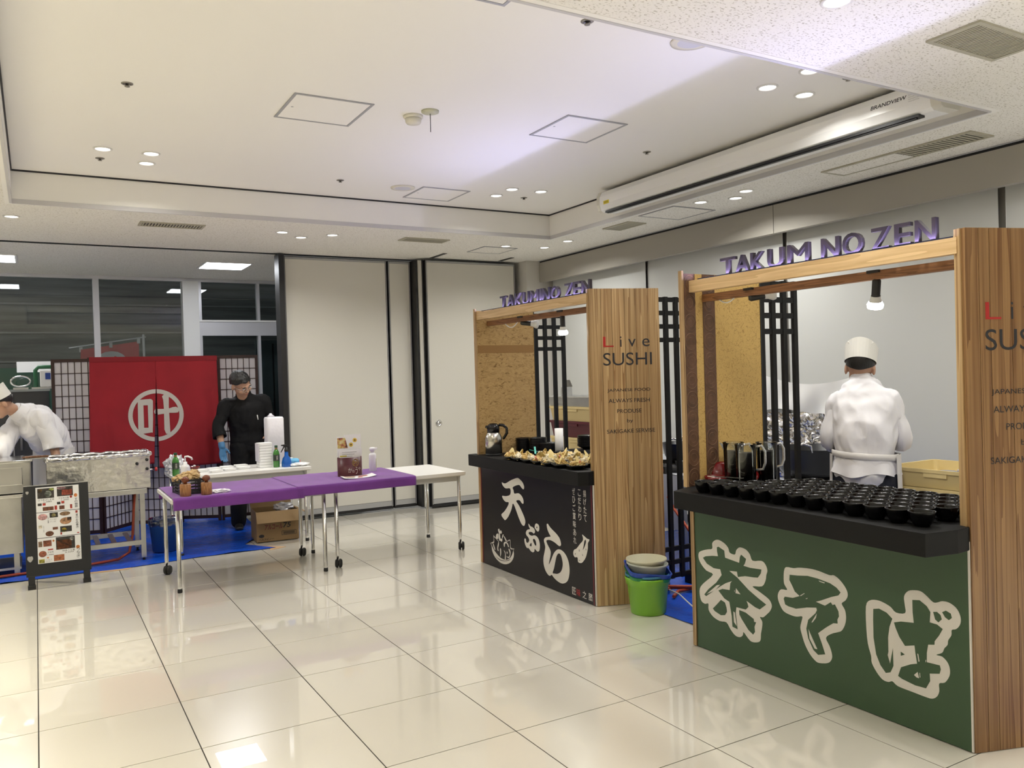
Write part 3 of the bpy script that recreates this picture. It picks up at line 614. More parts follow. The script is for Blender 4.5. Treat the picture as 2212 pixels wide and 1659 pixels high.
    if kind == 'soba':
        for x0,x1 in ((3.168,3.250),(3.305,3.397)):
            P(B(x0,x1,yl_-.0025,yl_,.90,2.085), 'coin_strip', 'coin_brown', side); rg = MB()
            for k in range(11):
                c = ((x0+x1)/2, yl_-.003, .95+.108*k); r = .041
                rg.tube([(c[0]+r*math.cos(2*PI*i/20), c[1], c[2]+r*1.12*math.sin(2*PI*i/20)) for i in range(20)], .0016, 5, True); rg.tube([(c[0]+r*.55*math.cos(2*PI*i/14), c[1], c[2]+r*.6*math.sin(2*PI*i/14)) for i in range(14)], .0012, 5, True)
            tag(P(rg, 'coin_rings', 'coin_ring', side), kind='stuff')
    else:
        P(B(3.21,3.75,yl_-.0015,yl_,1.735,1.80), 'tape_band', M('tape_brown',(.30,.16,.045),.6), side)
    def LP(x0,y,w):
        lat = bpy.data.objects.new('lattice_screen', None); COL.objects.link(lat); lat.parent = b
        lattice(lat, x0-ox, y-oy, w)
    LP(3.77, yl_+.02, .32); LP(3.80, y0+.06, .32)
    # beam, back rail, LED strip with an added light-blocking lip and standing letters
    bm_ = P(B(3.205,3.245,y0+.02,y1+.002,lz-.065,lz), 'front_beam', 'cedar_pale')
    P(B(3.30,3.335,y0+.02,y1+.002,lz-.115,lz-.075), 'back_rail', 'brown_rail')
    P(B(3.2305,3.2325,y0+.05,y1-.04,lz,lz+.009), 'added_led_stop', M('lip_black',(.001,.001,.001),1.0,spec=0), bm_); P(B(3.222,3.2300,y0+.05,y1-.04,lz-.001,lz+.0006), 'led_strip', 'led_tube', bm_)
    l = bpy.data.lights.new('led_glow','AREA'); l.shape = 'RECTANGLE'; l.size = .007; l.size_y = y1-y0-.1; l.energy = 13; l.color = (.55,.55,1.0)
    lo = bpy.data.objects.new('led_glow', l); COL.objects.link(lo); lo.parent = b; lo.location = (3.226-ox, 0, lz+.0012); lo.rotation_euler = (PI,0,0)
    for ch,ya,yb,h in letters:
        g = fitted(ch, 0, ya-yb, 0, h, offset=0.0 if ch == 'M' else .012, extrude=.012); zz = [v[2] for v in g.v]; k = .012/max(1e-6,max(zz)); g.v = [(v[0],v[1],v[2]*k) for v in g.v]
        g.xf(frame((3.244,ya,lz),(0,-1,0),(0,0,1))); P(g, 'sign_letter', 'letter_stone', bm_)
    # print on the front
    if kind == 'soba': art(SOBA, {1:('print_white',.0006,'brush_outline'),0:('soba_green',.0012,'brush_stroke'),2:('print_white',.0018,'brush_streak')}, fp, 3.1995-ox, None)
    else:
        art(TEMPURA, {1:('print_white',.0006,'brush_lettering'),0:('tempura_black',.0012,'lettering_counter')}, fp, 3.1995-ox, None)
        art(BOWLART, {1:('print_white',.0006,'bowl_drawing'),0:('tempura_black',.0012,'drawing_line')}, fp, 3.1995-ox, None)
        art(SHRIMP, {1:('print_white',.0006,'prawn_drawing'),0:('tempura_black',.0012,'drawing_line')}, fp, 3.1995-ox, None)
        for body,u,v0,v1 in (('揚げたて',-2.040,.765,.545),('こだわり',-2.102,.765,.545),('ぜひご賞味あれ',-2.170,.767,.375)): vtext(fp, body, u, v0, v1, .034, 3.1992-ox, 'print_white')
        for ch,u,mm in (('匠',-2.198,'print_white'),('味',-2.144,'red_print'),('之',-2.073,'print_white'),('膳',-2.003,'print_white')): vtext(fp, ch, u, .080,.020,.046, 3.1992-ox, mm)
        P(B(3.1985,3.1999,y1-.012,y1,.006,.80), 'panel_border', 'oxblood', fp); P(B(3.1985,3.1999,y0+.012,y0+.022,.006,.80), 'panel_border', 'oxblood', fp); 
    # shift the print (world coordinates) into the booth frame
    for c in fp.children:
        if c.name.split('.')[0] in ('brush_outline','brush_stroke','brush_streak','brush_lettering','lettering_counter','bowl_drawing','drawing_line','prawn_drawing','character'): c.location = (0,-oy,0)
    return b
W1 = [('T',.76,.655,.095),('A',.652,.555,.095),('K',.545,.455,.095),('U',.432,.335,.097),('M',.305,.178,.098),('N',.105,.008,.098),('O',-.012,-.115,.10),('Z',-.158,-.25,.10),('E',-.275,-.35,.10),('N',-.37,-.462,.10)]
booth(-.585, .975, 'soba', 'nearer wooden food booth with green soba front panel and black counter', 'soba', W1, 2.045)
W2 = []; yy = 3.18
for ch, wd in (('T',.105),('A',.108),('K',.105),('U',.10),('M',.125),('I',.035),('N',.105),('O',.11),(' ',.05),('Z',.10),('E',.09),('N',.105)):
    if ch != ' ': W2.append((ch, yy, yy-wd*.92, .095))
    yy -= wd*1.085
booth(1.945, 3.53, 'tempura', 'farther wooden food booth with black tempura front panel and black counter', 'tempura', W2, 2.075)
# clip-on spotlights under the beams
M('bulb_glass', (.9,.9,.9), .1, emit=(1,.98,.95,30)); M('bulb_neck', (.62,.62,.60), .3)
def spotlight(x,y,z,lab,aim,watt,lit=True):
    t = thing('spotlight', lab, 'spotlight', (x,y,z), 0, 'clip-on booth spotlights')
    B(-.03,.03,-.03,.03,-.006,.006).build('clamp', 'black', t); MB().tube([(0,0,-.006),(0,0,-.045)],.008,8).build('stem', 'black', t)
    dv = Vector(aim).normalized(); q = Vector((0,0,-1)).rotation_difference(dv).to_matrix().to_4x4(); m = Matrix.Translation((0,0,-.045)) @ q
    MB().lathe([(.012,.015),(.019,.005),(.019,-.062),(.021,-.066)],16).xf(m).build('socket', 'black', t)
    MB().lathe([(.021,-.066),(.024,-.085),(.028,-.092)],16,cap=False).xf(m).build('bulb_neck', 'bulb_neck', t)
    MB().lathe([(.028,-.092),(.036,-.108),(.033,-.122),(.015,-.128),(0,-.128)],18,cap=False).xf(m).build('bulb', 'bulb_glass' if lit else 'bulb_neck', t)
    if lit:
        l = bpy.data.lights.new('spot_beam','SPOT'); l.energy = watt; l.spot_size = math.radians(115); l.spot_blend = .6; l.shadow_soft_size = .035; l.color = (1,.95,.88)
        o = bpy.data.objects.new('spot_beam', l); COL.objects.link(o); o.parent = t; o.location = (m @ Vector((0,0,-.14))); o.rotation_euler = dv.to_track_quat('-Z','Y').to_euler()
spotlight(3.315,-.125,1.965,'lit spotlight hanging under the nearer booth beam',(.28,.30,-1),12)
spotlight(3.315,2.42,1.995,'lit spotlight hanging under the farther booth beam',(.10,.12,-1),11)
spotlight(3.315,.62,1.965,'black spotlight turned away beside the nearer booth side panel',(.75,-.5,.15),8,False)
spotlight(3.315,2.98,1.995,'small black spotlight turned away at the left of the farther booth',(.7,-.5,-.1),6,False)
t = thing('power_cable', 'white power cable looped under the farther booth beam', 'cable'); MB().tube([(3.32,3.28-.03*k,1.975-.05*math.sin(PI*k/8)) for k in range(9)],.004,6).build('cord', 'white_satin', t)
t = thing('power_cable', 'white power cable looped under the nearer booth beam', 'cable'); MB().tube([(3.32,.88-.025*k,1.945-.035*math.sin(PI*k/6)) for k in range(7)],.004,6).build('cord', 'white_satin', t)
# ================================================================== TABLES AND THE CURTAIN STALL
M('table_white', (.84,.83,.80), .35); M('table_edge', (.66,.63,.55), .5); M('apron_grey', (.50,.50,.49), .4)
def table(name, label, x0, x1, y0, y1, z, castors=('fl','fr','bl','br')):
    t = thing(name, label, 'table', (x0,y0,0)); w, d = x1-x0, y1-y0
    MB().prism([(p[0]+w/2,p[1]+d/2) for p in rrect(w,d,.012)], z-.028, z).build('table_top', 'table_white', t, bevel=.003)
    MB().prism([(p[0]+w/2,p[1]+d/2) for p in rrect(w-.012,d-.012,.01)], z-.034, z-.0285).build('edge_band', 'table_edge', t)
    for a in ((.06,w-.06,.05,.07),(.06,w-.06,d-.07,d-.05),(.05,.07,.06,d-.06),(w-.07,w-.05,.06,d-.06)): B(*a,z-.082,z-.0345).build('apron_rail', 'apron_grey', t)
    for tagx, lx, ly in (('fl',.05,.05),('fr',w-.05,.05),('bl',.05,d-.05),('br',w-.05,d-.05)):
        cz = .075 if tagx in castors else .006
        l = MB().lathe([(.0,cz),(.016 if tagx not in castors else .008,cz),(.016,cz+.04),(.016,z-.035)],16,(lx,ly,0)).build('leg', 'chrome', t)
        if tagx in castors:
            c = MB(); c.lathe([(.0,-.026),(.030,-.026),(.037,-.016),(.037,-.006),(.02,-.003),(.02,.003),(.037,.006),(.037,.016),(.030,.026),(0,.026)],18)
            c.xf(Matrix.Translation((lx+.006,ly-.006,.0375)) @ Matrix.Rotation(PI/2,4,'Y') @ Matrix.Rotation(.5,4,'X')); c.tube([(lx,ly,.05),(lx,ly,.08)],.007,8); c.build('castor', 'rubber', l)
        else: MB().lathe([(.017,0),(.018,.012),(.0165,.03)],16,(lx,ly,0)).build('foot_cap', 'rubber', l)
    return t
table('folding_table', 'white folding table under the left half of the purple cloth', .87,2.08,4.0,4.80,.70,('bl','br'))
table('folding_table', 'white folding table with bare right half next to the farther booth', 2.10,3.33,4.06,4.86,.70,('fl','fr'))
table('folding_table', 'white folding table behind the purple one, holding trays and bottles', 1.08,2.32,5.36,6.02,.72,())
# purple cloth over both front tables
M('purple_felt', (.165,.035,.27), .85, var=(5,.14), sheen=.3)
def clothpiece(x0,x1,y0,y1,z,front,back,nm,par,skew=0.0):
    def fn(u,v):
        x = x0+(x1-x0)*u; s = v*(front+(y1-y0)+back)
        w = .0015*math.sin(x*21)+.0012*math.sin(x*47+2)
        if s < front: y, zz = y0-.006-.004*math.sin(x*9), z-front+s
        elif s < front+(y1-y0): y, zz = y0+(s-front)+skew*u, z+.0035+w*.8
        else: y, zz = y1+.006, z-(s-front-(y1-y0))
        if abs(s-front) < .012: y = y0-.003; zz = z-.0005
        return (x,y,zz)
    o = MB().grid(fn, int((x1-x0)*60), 70).build(nm, 'purple_felt', par); md = o.modifiers.new('thickness','SOLIDIFY'); md.thickness = .003; md.offset = 1
    return o
t = thing('purple_cloth', 'purple felt cloth draped along both front tables', 'tablecloth'); clothpiece(.885,1.86,4.0,4.80,.7045,.085,.09,'cloth_panel',t); clothpiece(1.80,2.82,4.0,4.80,.7085,.075,.09,'cloth_panel',t,.03)
# things on the front tables
bl = M('basket_black', (.02,.02,.024), .45)
t = thing('wire_basket', 'small black basket full of crumpled tan napkins on purple cloth', 'basket', (1.03,4.25,.711), .1)
wd, dp, hh = .17,.22,.12
for k in range(5): B(-wd/2,wd/2,-dp/2,-dp/2+.004,.002+k*.024,.018+k*.024).build('basket_band', bl, t); B(-wd/2,wd/2,dp/2-.004,dp/2,.002+k*.024,.018+k*.024).build('basket_band', bl, t); B(-wd/2,-wd/2+.004,-dp/2+.004,dp/2-.004,.002+k*.024,.018+k*.024).build('basket_band', bl, t); B(wd/2-.004,wd/2,-dp/2+.004,dp/2-.004,.002+k*.024,.018+k*.024).build('basket_band', bl, t)
B(-wd/2+.004,wd/2-.004,-dp/2+.004,dp/2-.004,.002,.005).build('basket_base', bl, t)
for sx in (-1,1):
    for sy in (-1,1): B(sx*wd/2-.004,sx*wd/2+.004,sy*dp/2-.004,sy*dp/2+.004,0,.122).build('corner_post', bl, t)
tan = M('napkin_tan', (.50,.34,.16), .8)
def crumple(r, seed, sx=1, sy=1, sz=.7, rough=.35, n=3):
    bm = bmesh.new(); bmesh.ops.create_icosphere(bm, subdivisions=n, radius=r)
    for v in bm.verts:
        k = 1+rough*(noise.noise(v.co/r*2.1+Vector((seed,seed*.7,0))) + .5*noise.noise(v.co/r*5+Vector((0,seed,3))))
        v.co = Vector((v.co.x*k*sx, v.co.y*k*sy, v.co.z*k*sz))
    me = bpy.data.meshes.new('crumple'); bm.to_mesh(me); bm.free(); return me
for i,(x,y,z) in enumerate(((-.03,-.05,.12),(.04,-.02,.125),(.0,.05,.13),(.045,.07,.14),(-.05,.06,.11))): tag(link('crumpled_napkin', crumple(.045,i*3.1+.5,1.1,1,.7,.5), tan, None, (1.03+x,4.25+y,.711+z)), ('front left crumpled tan napkin in the black basket','front right crumpled tan napkin in the black basket','middle crumpled tan napkin in the black basket','topmost crumpled tan napkin in the black basket','rear left crumpled tan napkin in the black basket')[i], 'napkin', 'napkins in the black basket')
mw = wood('mill_wood', (.22,.09,.03), (.42,.20,.08), .4, (18,18,2), (.3,.7)); kw = M('knob_wood', (.16,.04,.015), .18)
for (x,y),lab,c2 in (((.985,4.075),'left wooden shaker cup in front of the black basket','mill_wood'),((1.135,4.075),'right wooden shaker cup with dark round knob','mill_wood')):
    t = thing('wooden_shaker', lab, 'shaker', (x,y,.711), 0, 'wooden shaker cups'); MB().lathe([(.038,0),(.040,.004),(.040,.088),(.036,.092),(.0,.092)],24).build('cup', c2, t)
    MB().lathe([(.0,.092),(.014,.092),(.012,.102),(.026,.110),(.030,.122),(.026,.136),(.012,.145),(0,.147)],20).build('knob', kw, t)
wp = M('wrapper_white', (.85,.85,.87), .5)
tag(link('paper_wrapper', crumple(.045,9,1.5,.8,.35,.6), wp, None, (1.245,4.10,.722)), 'crumpled white wrapper beside the wooden shaker cups', 'wrapper')
tag(B(-.045,.045,-.018,.018,0,.012).build('folded_paper', 'paper', None, (1.23,4.22,.711), (0,0,.25)), 'small folded white paper behind the crumpled wrapper', 'paper')
# leaflet holder, bottle, leaflet
t = thing('leaflet_holder', 'oval burgundy leaflet holder with gold crest on purple cloth', 'holder', (2.375,4.40,.7125)); hm = M('holder_red', (.085,.012,.018), .35)
def oval(rx,ry,z,n=36): return [(rx*math.cos(2*PI*i/n), ry*math.sin(2*PI*i/n), z) for i in range(n)]
MB().loft([oval(.108,.062,0),oval(.108,.062,.165),oval(.104,.058,.165),oval(.104,.058,.005)],cap=False).loft([oval(.106,.06,.002),oval(.106,.06,.005)]).build('shell', hm, t)
gold = M('gold_print', (.42,.28,.07), .35, .3)
def on_oval(mb, rx=.1088, ry=.0628):
    mb.v = [(rx*math.sin(v[0]/rx*1.0) , -ry*math.cos(v[0]/rx)-.0004, v[1]) for v in mb.v]; return mb
mb = MB(); mb.tube([(.035+.030*math.cos(2*PI*i/30),.118+.030*math.sin(2*PI*i/30),0) for i in range(30)],.0028,6,True); on_oval(mb).build('crest_ring', gold, t)
on_oval(fitted('叶',.015,.055,.098,.138,offset=.012)).build('crest_character', gold, t)
for ch,u0,u1,v0,v1 in (('か',-.035,0,.035,.075),('の',.002,.022,.033,.055),('う',.030,.055,.020,.080),('や',.062,.092,.045,.078)): on_oval(fitted(ch,u0,u1,v0,v1,offset=-.006)).build('script_lettering', 'print_white', t)
def printed(name, base, seed):
    """printed page: blocks of colour on white paper, procedural"""
    if name in MATS: return MATS[name]
    return ramp_tex(name, 'voronoi', seed, [(0,base[0]),(.28,base[1]),(.5,base[2]),(.62,(.82,.80,.76)),(1,(.86,.85,.82))], .45)
for i,(x,y,h,rz,rx,mm) in enumerate(((-.02,.028,.355,.02,-.05,'page_food'),(.045,.03,.37,-.06,-.03,'page_sun'),(-.01,-.02,.235,.0,-.02,'page_white'),(.0,-.01,.24,.03,.02,'page_white2'),(.03,.008,.25,-.02,.02,'page_white3'))):
    lab = ('leaflet with food photo standing in the burgundy holder','leaflet with sunflowers standing in the burgundy holder','front white leaflet in the burgundy holder','second white leaflet in the burgundy holder','third white leaflet in the burgundy holder')[i]
    l = thing('leaflet', lab, 'leaflet', (2.375+x,4.40+y,.7185), rz, 'leaflets in the burgundy holder'); l.rotation_euler = (rx,0,rz)
    wv = .085 if i > 1 else .075
    B(-wv,wv,-.002,.002,0,h-.02).build('page', 'paper', l)
    if i == 0: B(-wv+.004,wv-.004,-.0026,-.002,h-.12,h-.03).build('photo', ramp_tex('page_food','noise',26,[(.35,(.08,.05,.03)),(.45,(.5,.16,.10)),(.55,(.62,.5,.16)),(.68,(.75,.68,.5))],.4), l)
    if i == 1:
        for fx,fz in ((.02,.30),(-.015,.262)):
            for k in range(9): MB().lathe([(0,0),(.006,.0),(.006,.0008)],8).build('petal', M('petal_yellow',(.75,.5,.04),.5), l, (fx+.013*math.cos(k*.7),-.0022,fz+.013*math.sin(k*.7)), (PI/2,0,0))
            MB().lathe([(0,0),(.007,0),(.007,.001)],12).build('flower_heart', M('petal_brown',(.12,.06,.02),.6), l, (fx,-.0028,fz), (PI/2,0,0))
    if i == 2:
        for k in range(3): B(-.06,.07-.02*k,-.0026,-.002,.20-k*.018,.204-k*.018).build('text_line', 'print_grey', l)
        B(-.08,-.02,-.0026,-.002,.165,.175).build('yellow_band', M('label_yellow'), l)
wht = M('bottle_white', (.82,.82,.84), .3)
t = thing('pump_bottle', 'white plastic bottle beside the burgundy leaflet holder', 'bottle', (2.66,4.60,.7125)); MB().lathe([(.030,0),(.033,.004),(.033,.145),(.030,.158),(.018,.166),(.015,.17)],24).build('body', wht, t); MB().lathe([(.0155,.168),(.0155,.182),(.024,.188),(.028,.205),(.022,.216),(0,.219)],20).build('cap', wht, t); B(.015,.045,-.012,.012,.195,.212).build('nozzle', wht, t, bevel=.004)
MB().loft([[(.0336*math.cos(a),.0336*math.sin(a),z) for a in [(-.9+.12*i) for i in range(9)]] for z in (.03,.115)],closed=False).build('label', M('label_olive',(.55,.55,.25),.5), t)
t = thing('leaflet', 'open food leaflet lying flat before the burgundy holder', 'leaflet', (2.395,4.24,.7135), .12)
def lf(u,v): x=(u-.5)*.30; y=(v-.5)*.17; return (x+.25*y, y, .004+.012*(abs(u-.5)*2)**3)
MB().grid(lf,20,6).build('page', 'paper', t)
for u0,u1,v0,v1,c in ((.08,.42,.5,.85,(.45,.25,.10)),(.52,.8,.5,.85,(.42,.08,.06)),(.12,.35,.15,.35,(.3,.36,.4)),(.45,.6,.15,.4,(.5,.15,.1))):
    MB().grid(lambda a,b_,q=(u0,u1,v0,v1): tuple(Vector(lf(q[0]+(q[1]-q[0])*a,q[2]+(q[3]-q[2])*b_))+Vector((0,0,.0006))),8,3).build('photo', M('photo_%d'%int(c[0]*100+u0*10),c,.4,var=(40,.5)), t)
# ---- things on the back table (z .72)
ZB = .7205
foam = M('foam_white', (.88,.88,.87), .55)
gm = M('bottle_green', (.045,.20,.03), .12, spec=.6); cg = M('cap_green', (.015,.07,.03), .35); lb = M('label_dark', (.03,.045,.03), .5)
def teabottle(x,y,lab):
    t = thing('green_bottle', lab, 'bottle', (x,y,ZB), 0, 'green sauce bottles'); MB().lathe([(.028,0),(.031,.006),(.031,.125),(.026,.150),(.014,.172)],24).build('body', gm, t); MB().lathe([(.0135,.170),(.0125,.192)],16).build('neck', M('neck_amber',(.33,.20,.06),.25), t); MB().lathe([(.015,.190),(.015,.208),(.013,.211),(0,.211)],16).build('cap', cg, t)
    MB().lathe([(.0316,.062),(.0316,.122)],24,cap=False).build('label', lb, t)
    g = fitted('抹茶',-.008,.008,.07,.115); g.v = [(.0319*math.sin(v[0]/.0319),-.0319*math.cos(v[0]/.0319),v[1]) for v in g.v]; g.build('label_text', 'print_white', t)
teabottle(2.035,5.56,'green sauce bottle standing left of the blue spray bottle'); teabottle(1.115,5.50,'green sauce bottle at the foil end of the back table')
t = thing('pump_bottle', 'white pump bottle in front of the green bottle, beside the basket', 'bottle', (1.06,4.56,.711)); MB().lathe([(.034,0),(.036,.005),(.036,.17),(.030,.185),(.016,.195),(.014,.215)],22).build('body', wht, t); MB().lathe([(.006,.21),(.006,.245)],10).build('stem', wht, t); MB().tube([(0,0,.244),(0,0,.256),(.02,-.01,.258),(.045,-.022,.245),(.050,-.025,.228)],.0075,8).build('pump_head', wht, t)
bb = M('spray_blue', (.01,.13,.55), .08, trans=.25, spec=.6)
t = thing('spray_bottle', 'blue spray bottle with black trigger on the back table', 'bottle', (2.125,5.53,ZB)); MB().lathe([(.046,0),(.049,.006),(.047,.045),(.036,.085),(.020,.105),(.017,.15)],24).build('body', bb, t); MB().lathe([(.019,.148),(.019,.168),(.014,.172),(.014,.19)],16).build('collar', 'black', t)
MB().prism([(-.05,.205),(-.045,.215),(.0,.218),(.035,.196),(.04,.186),(.01,.183),(-.012,.186),(-.018,.198)],-.011,.011).xf(Matrix.Rotation(PI/2,4,'X')).build('spray_head', 'black', t, bevel=.003); MB().tube([(-.02,0,.198),(-.03,0,.178),(-.052,0,.142)],[.007,.006,.004],8).build('trigger', 'black', t)
# polystyrene tray packs
t = thing('foam_pack', 'tall bag of white polystyrene boxes behind the spray bottle', 'package', (2.10,5.88,ZB), .1)
for k in range(14): MB().prism(rrect(.155-.01*(k%2),.13,.02,3), .003+k*.033, .003+k*.033+.030).build('foam_box', foam, t)
MB().loft([[(p[0],p[1],z) for p in rrect(.17*s,.145*s,.03*s,4)] for z,s in ((0,1),(.46,1.0),(.475,.9))],cap=True).build('plastic_bag', M('bag_white',(.84,.82,.86),.35,bump=(20,.3)), t)
MB().loft([[(p[0]-.03,p[1],z) for p in rrect(.09*s,.07*s,.02*s,3)] for z,s in ((.472,1.0),(.50,.35),(.512,.2))]).build('bag_twist', M('film_white',(.72,.70,.76),.3), t)
t = thing('foam_box_stack', 'stack of white foam lunch boxes left of the green bottle', 'box', (1.945,5.66,ZB), .05)
for k in range(9): MB().prism(rrect(.13,.12,.014,3), .002+k*.0265, .026+k*.0265).build('foam_box', foam, t)
MB().prism([(-.066,-.055),(-.072,-.055),(-.072,.055),(-.066,.055)],.06,.235).build('wrapper_flap', 'film_white', t)
for i,(x,y) in enumerate(((1.36,5.68),(1.49,5.76),(1.62,5.82),(1.76,5.86),(1.47,5.55),(1.60,5.60),(1.74,5.66))):
    tag(MB().loft([[(p[0],p[1],z) for p in rrect(.12*s,.11*s,.02,3)] for z,s in ((0,.86),(.022,1.0),(.022,.94),(.008,.82))],smooth=False).build('foam_tray', foam, None, (x,y,ZB+.0005), (0,0,.06)), 'open white foam tray, %s from the left in the %s row on the back table' % ((('first','second','third','fourth')[i],'rear') if i < 4 else (('first','second','third')[i-4],'front')), 'tray', 'white foam trays on the back table')
ramp_tex('foil', 'voronoi', 26, [(0,(.55,.55,.57)),(1,(.80,.80,.80))], .22, (1,1,1), .9); fm_ = MATS['foil']; fm_.node_tree.nodes['Principled BSDF'].inputs['Metallic'].default_value = .95
tag(link('foil_bag', crumple(.085,4.4,.9,.7,1.1,.5,4), M('film_silver',(.62,.62,.66),.25,.4), None, (1.13,5.72,ZB+.075)), 'crumpled silver plastic bag at the left end of the back table', 'bag')
t = thing('lacquer_bowl', 'small dark red bowl with white lid knob beside the trays', 'bowl', (1.33,5.86,ZB)); MB().lathe([(.025,0),(.028,.006),(.05,.03),(.052,.04),(.05,.04),(.03,.012),(0,.01)],20).build('bowl', M('lacquer_red',(.16,.012,.012),.15), t); MB().lathe([(.012,.036),(.014,.05),(0,.055)],12).build('knob', 'white_satin', t)
tag(B(-.09,.09,-.045,.045,0,.012).build('film_sheet', M('film_grey',(.30,.28,.30),.25), None, (1.22,5.74,ZB), (0,0,.2)), 'grey plastic film lying beside the silver bag', 'film')
t = thing('wet_wipes', 'light blue packet of gloves with blue print at the table end', 'packet', (2.21,5.66,ZB), .1); MB().loft([[(p[0],p[1],z) for p in rrect(.14*s,.10*s,.03*s,4)] for z,s in ((0,.9),(.02,1.0),(.05,.98),(.062,.8))]).build('packet', M('packet_blue',(.16,.50,.80),.3), t)
g = fitted('ニトリルグローブ',-.055,.055,.02,.04,offset=.01); g.xf(frame((0,-.0512,0),(1,0,0),(0,0,1))).build('packet_text', M('print_navy',(.02,.06,.3),.5), t); MB().lathe([(0,.062),(.022,.06),(.02,.07),(0,.074)],16,(.0,.02,0)).build('opening', 'white_satin', t)
tag(B(-.05,.05,-.03,.03,0,.035).build('small_box', M('box_pink',(.72,.22,.24),.5), None, (2.275,5.80,ZB), (0,0,.15), bevel=.002), 'small pink cardboard box at the far corner of the back table', 'box')
tag(link('paper_towel', crumple(.06,2.2,1.5,.9,.28,.4), 'paper', None, (2.25,5.50,ZB+.018)), 'crumpled white paper towel on the back table corner', 'towel')
# cardboard box on the floor
cb = M('cardboard', (.26,.165,.075), .75, var=(6,.08)); cbi = M('cardboard_light', (.34,.225,.11), .75)
t = thing('cardboard_box', 'open brown cardboard box with 75 print under the tables', 'box', (1.83,5.58,.006), -.07)
for a in ((0,.40,0,.005),(0,.40,.335,.34),(0,.005,.005,.335),(.395,.40,.005,.335)): B(*a,.0,.29).build('box_wall', cb, t)
B(0,.40,0,.34,.0,.004).build('box_bottom', cb, t)
MB().add([(-.005,-.002,.292),(.405,-.002,.292),(.41,-.055,.19),(-.0,-.055,.19),(-.005,-.006,.292),(.405,-.006,.292),(.41,-.059,.19),(-.0,-.059,.19)],[(0,1,2,3),(7,6,5,4),(0,3,7,4),(1,5,6,2),(2,6,7,3),(0,4,5,1)]).build('front_flap', cbi, t)
MB().add([(.402,.01,.29),(.402,.33,.29),(.50,.34,.24),(.50,.0,.24),(.402,.01,.286),(.402,.33,.286),(.50,.34,.236),(.50,.0,.236)],[(0,1,2,3),(7,6,5,4),(0,3,7,4),(1,5,6,2),(2,6,7,3),(0,4,5,1)]).build('side_flap', cbi, t)
MB().add([(0,.342,.29),(.40,.342,.29),(.40,.40,.36),(0,.40,.36),(0,.347,.29),(.40,.347,.29),(.40,.405,.36),(0,.405,.36)],[(0,1,2,3),(7,6,5,4),(0,3,7,4),(1,5,6,2),(2,6,7,3),(0,4,5,1)]).build('back_flap', cb, t)
for body,u0,u1,v0,v1,mm in (('アルコール',.075,.245,.115,.165,'oxblood'),('75',.25,.325,.122,.172,'print_black'),('ヘルスビノー',.02,.16,.015,.035,'print_black')):
    g = fitted(body,u0,u1,v0,v1,offset=.02,shear=.15); g.xf(frame((0,-.0008,0),(1,0,0),(0,0,1))).build('box_print', mm, t)
MB().prism([(p[0]*1.6+.045,p[1]+.058) for p in [(.016*math.cos(2*PI*i/16),.016*math.sin(2*PI*i/16)) for i in range(16)]],0,.0006).xf(frame((0,-.0002,0),(1,0,0),(0,0,1))).build('box_logo', 'print_black', t)
for a in ((.235,.375,.05,.054),(.235,.375,.088,.092),(.235,.239,.05,.092),(.371,.375,.05,.092)): B(a[0],a[1],-.001,0,a[2],a[3]).build('print_frame', 'print_black', t)
B(.25,.36,-.0008,0,.058,.084).build('barcode_patch', M('barcode',(.10,.07,.04),.7,var=(400,.8),stretch=(1,0,0)), t)
tag(link('plastic_liner', crumple(.07,6.1,1.3,1.0,.7,.5), 'film_silver', None, (2.13,5.72,.30)), 'clear plastic liner sticking out of the cardboard box', 'liner')
# tarp, tape, hose
M('tarp_blue', (.008,.085,.60), .24, bump=(14,.7)); M('tape_tan', (.55,.36,.20), .6); M('hose_orange', (.42,.06,.02), .45)
def tarp(poly, lab, seed):
    bm = bmesh.new(); vs = [bm.verts.new((x,y,.0045)) for x,y in poly]; bm.faces.new(vs); bmesh.ops.triangulate(bm, faces=bm.faces[:])
    for _ in range(6): bmesh.ops.subdivide_edges(bm, edges=[e for e in bm.edges if e.calc_length() > .07], cuts=1, use_grid_fill=False); bmesh.ops.triangulate(bm, faces=bm.faces[:])
    for v in bm.verts: v.co.z += .016*max(0, noise.noise(Vector((v.co.x*3+seed,v.co.y*3,0)))+.05) + .004*max(0,noise.noise(Vector((v.co.x*11,v.co.y*13+seed,4))))
    me = bpy.data.meshes.new('tarp'); bm.to_mesh(me); bm.free(); me.polygons.foreach_set('use_smooth',[True]*len(me.polygons))
    o = link('tarp', me, 'tarp_blue'); tag(o, lab, 'tarp'); return o
tarp([(-1.2,5.19),(.32,5.23),(.62,5.20),(1.25,5.27),(1.93,5.25),(1.72,5.6),(2.0,6.0),(2.1,7.6),(-1.2,7.6)], 'blue tarp on the floor under the grill stall', 1.0)
tarp([(3.44,1.60),(3.44,1.2),(3.47,-1.2),(5.4,-1.2),(5.4,3.6),(3.9,3.6),(3.5,1.9)], 'blue tarp on the floor behind the two wooden booths', 5.0)
for p,lab in (([(.36,5.18),(.66,5.15),(.70,5.20),(.40,5.235)],'tan tape strip along the tarp front edge'),([(1.86,5.18),(2.02,5.24),(1.92,5.36),(1.80,5.44),(1.76,5.40),(1.88,5.28)],'tan tape strip at the right corner of the tarp')):
    tag(MB().prism(p,.0005,.0035).build('tape_strip', 'tape_tan'), lab, 'tape')
tag(MB().tube([(-.9,5.45,.022),(-.3,5.42,.022),(.35,5.44,.024),(.62,5.5,.03),(.72,5.66,.05),(.76,5.72,.2),(.78,5.76,.45),(.80,5.8,.6)],.012,8).build('gas_hose', 'hose_orange'), 'orange gas hose snaking under the grill table', 'hose')
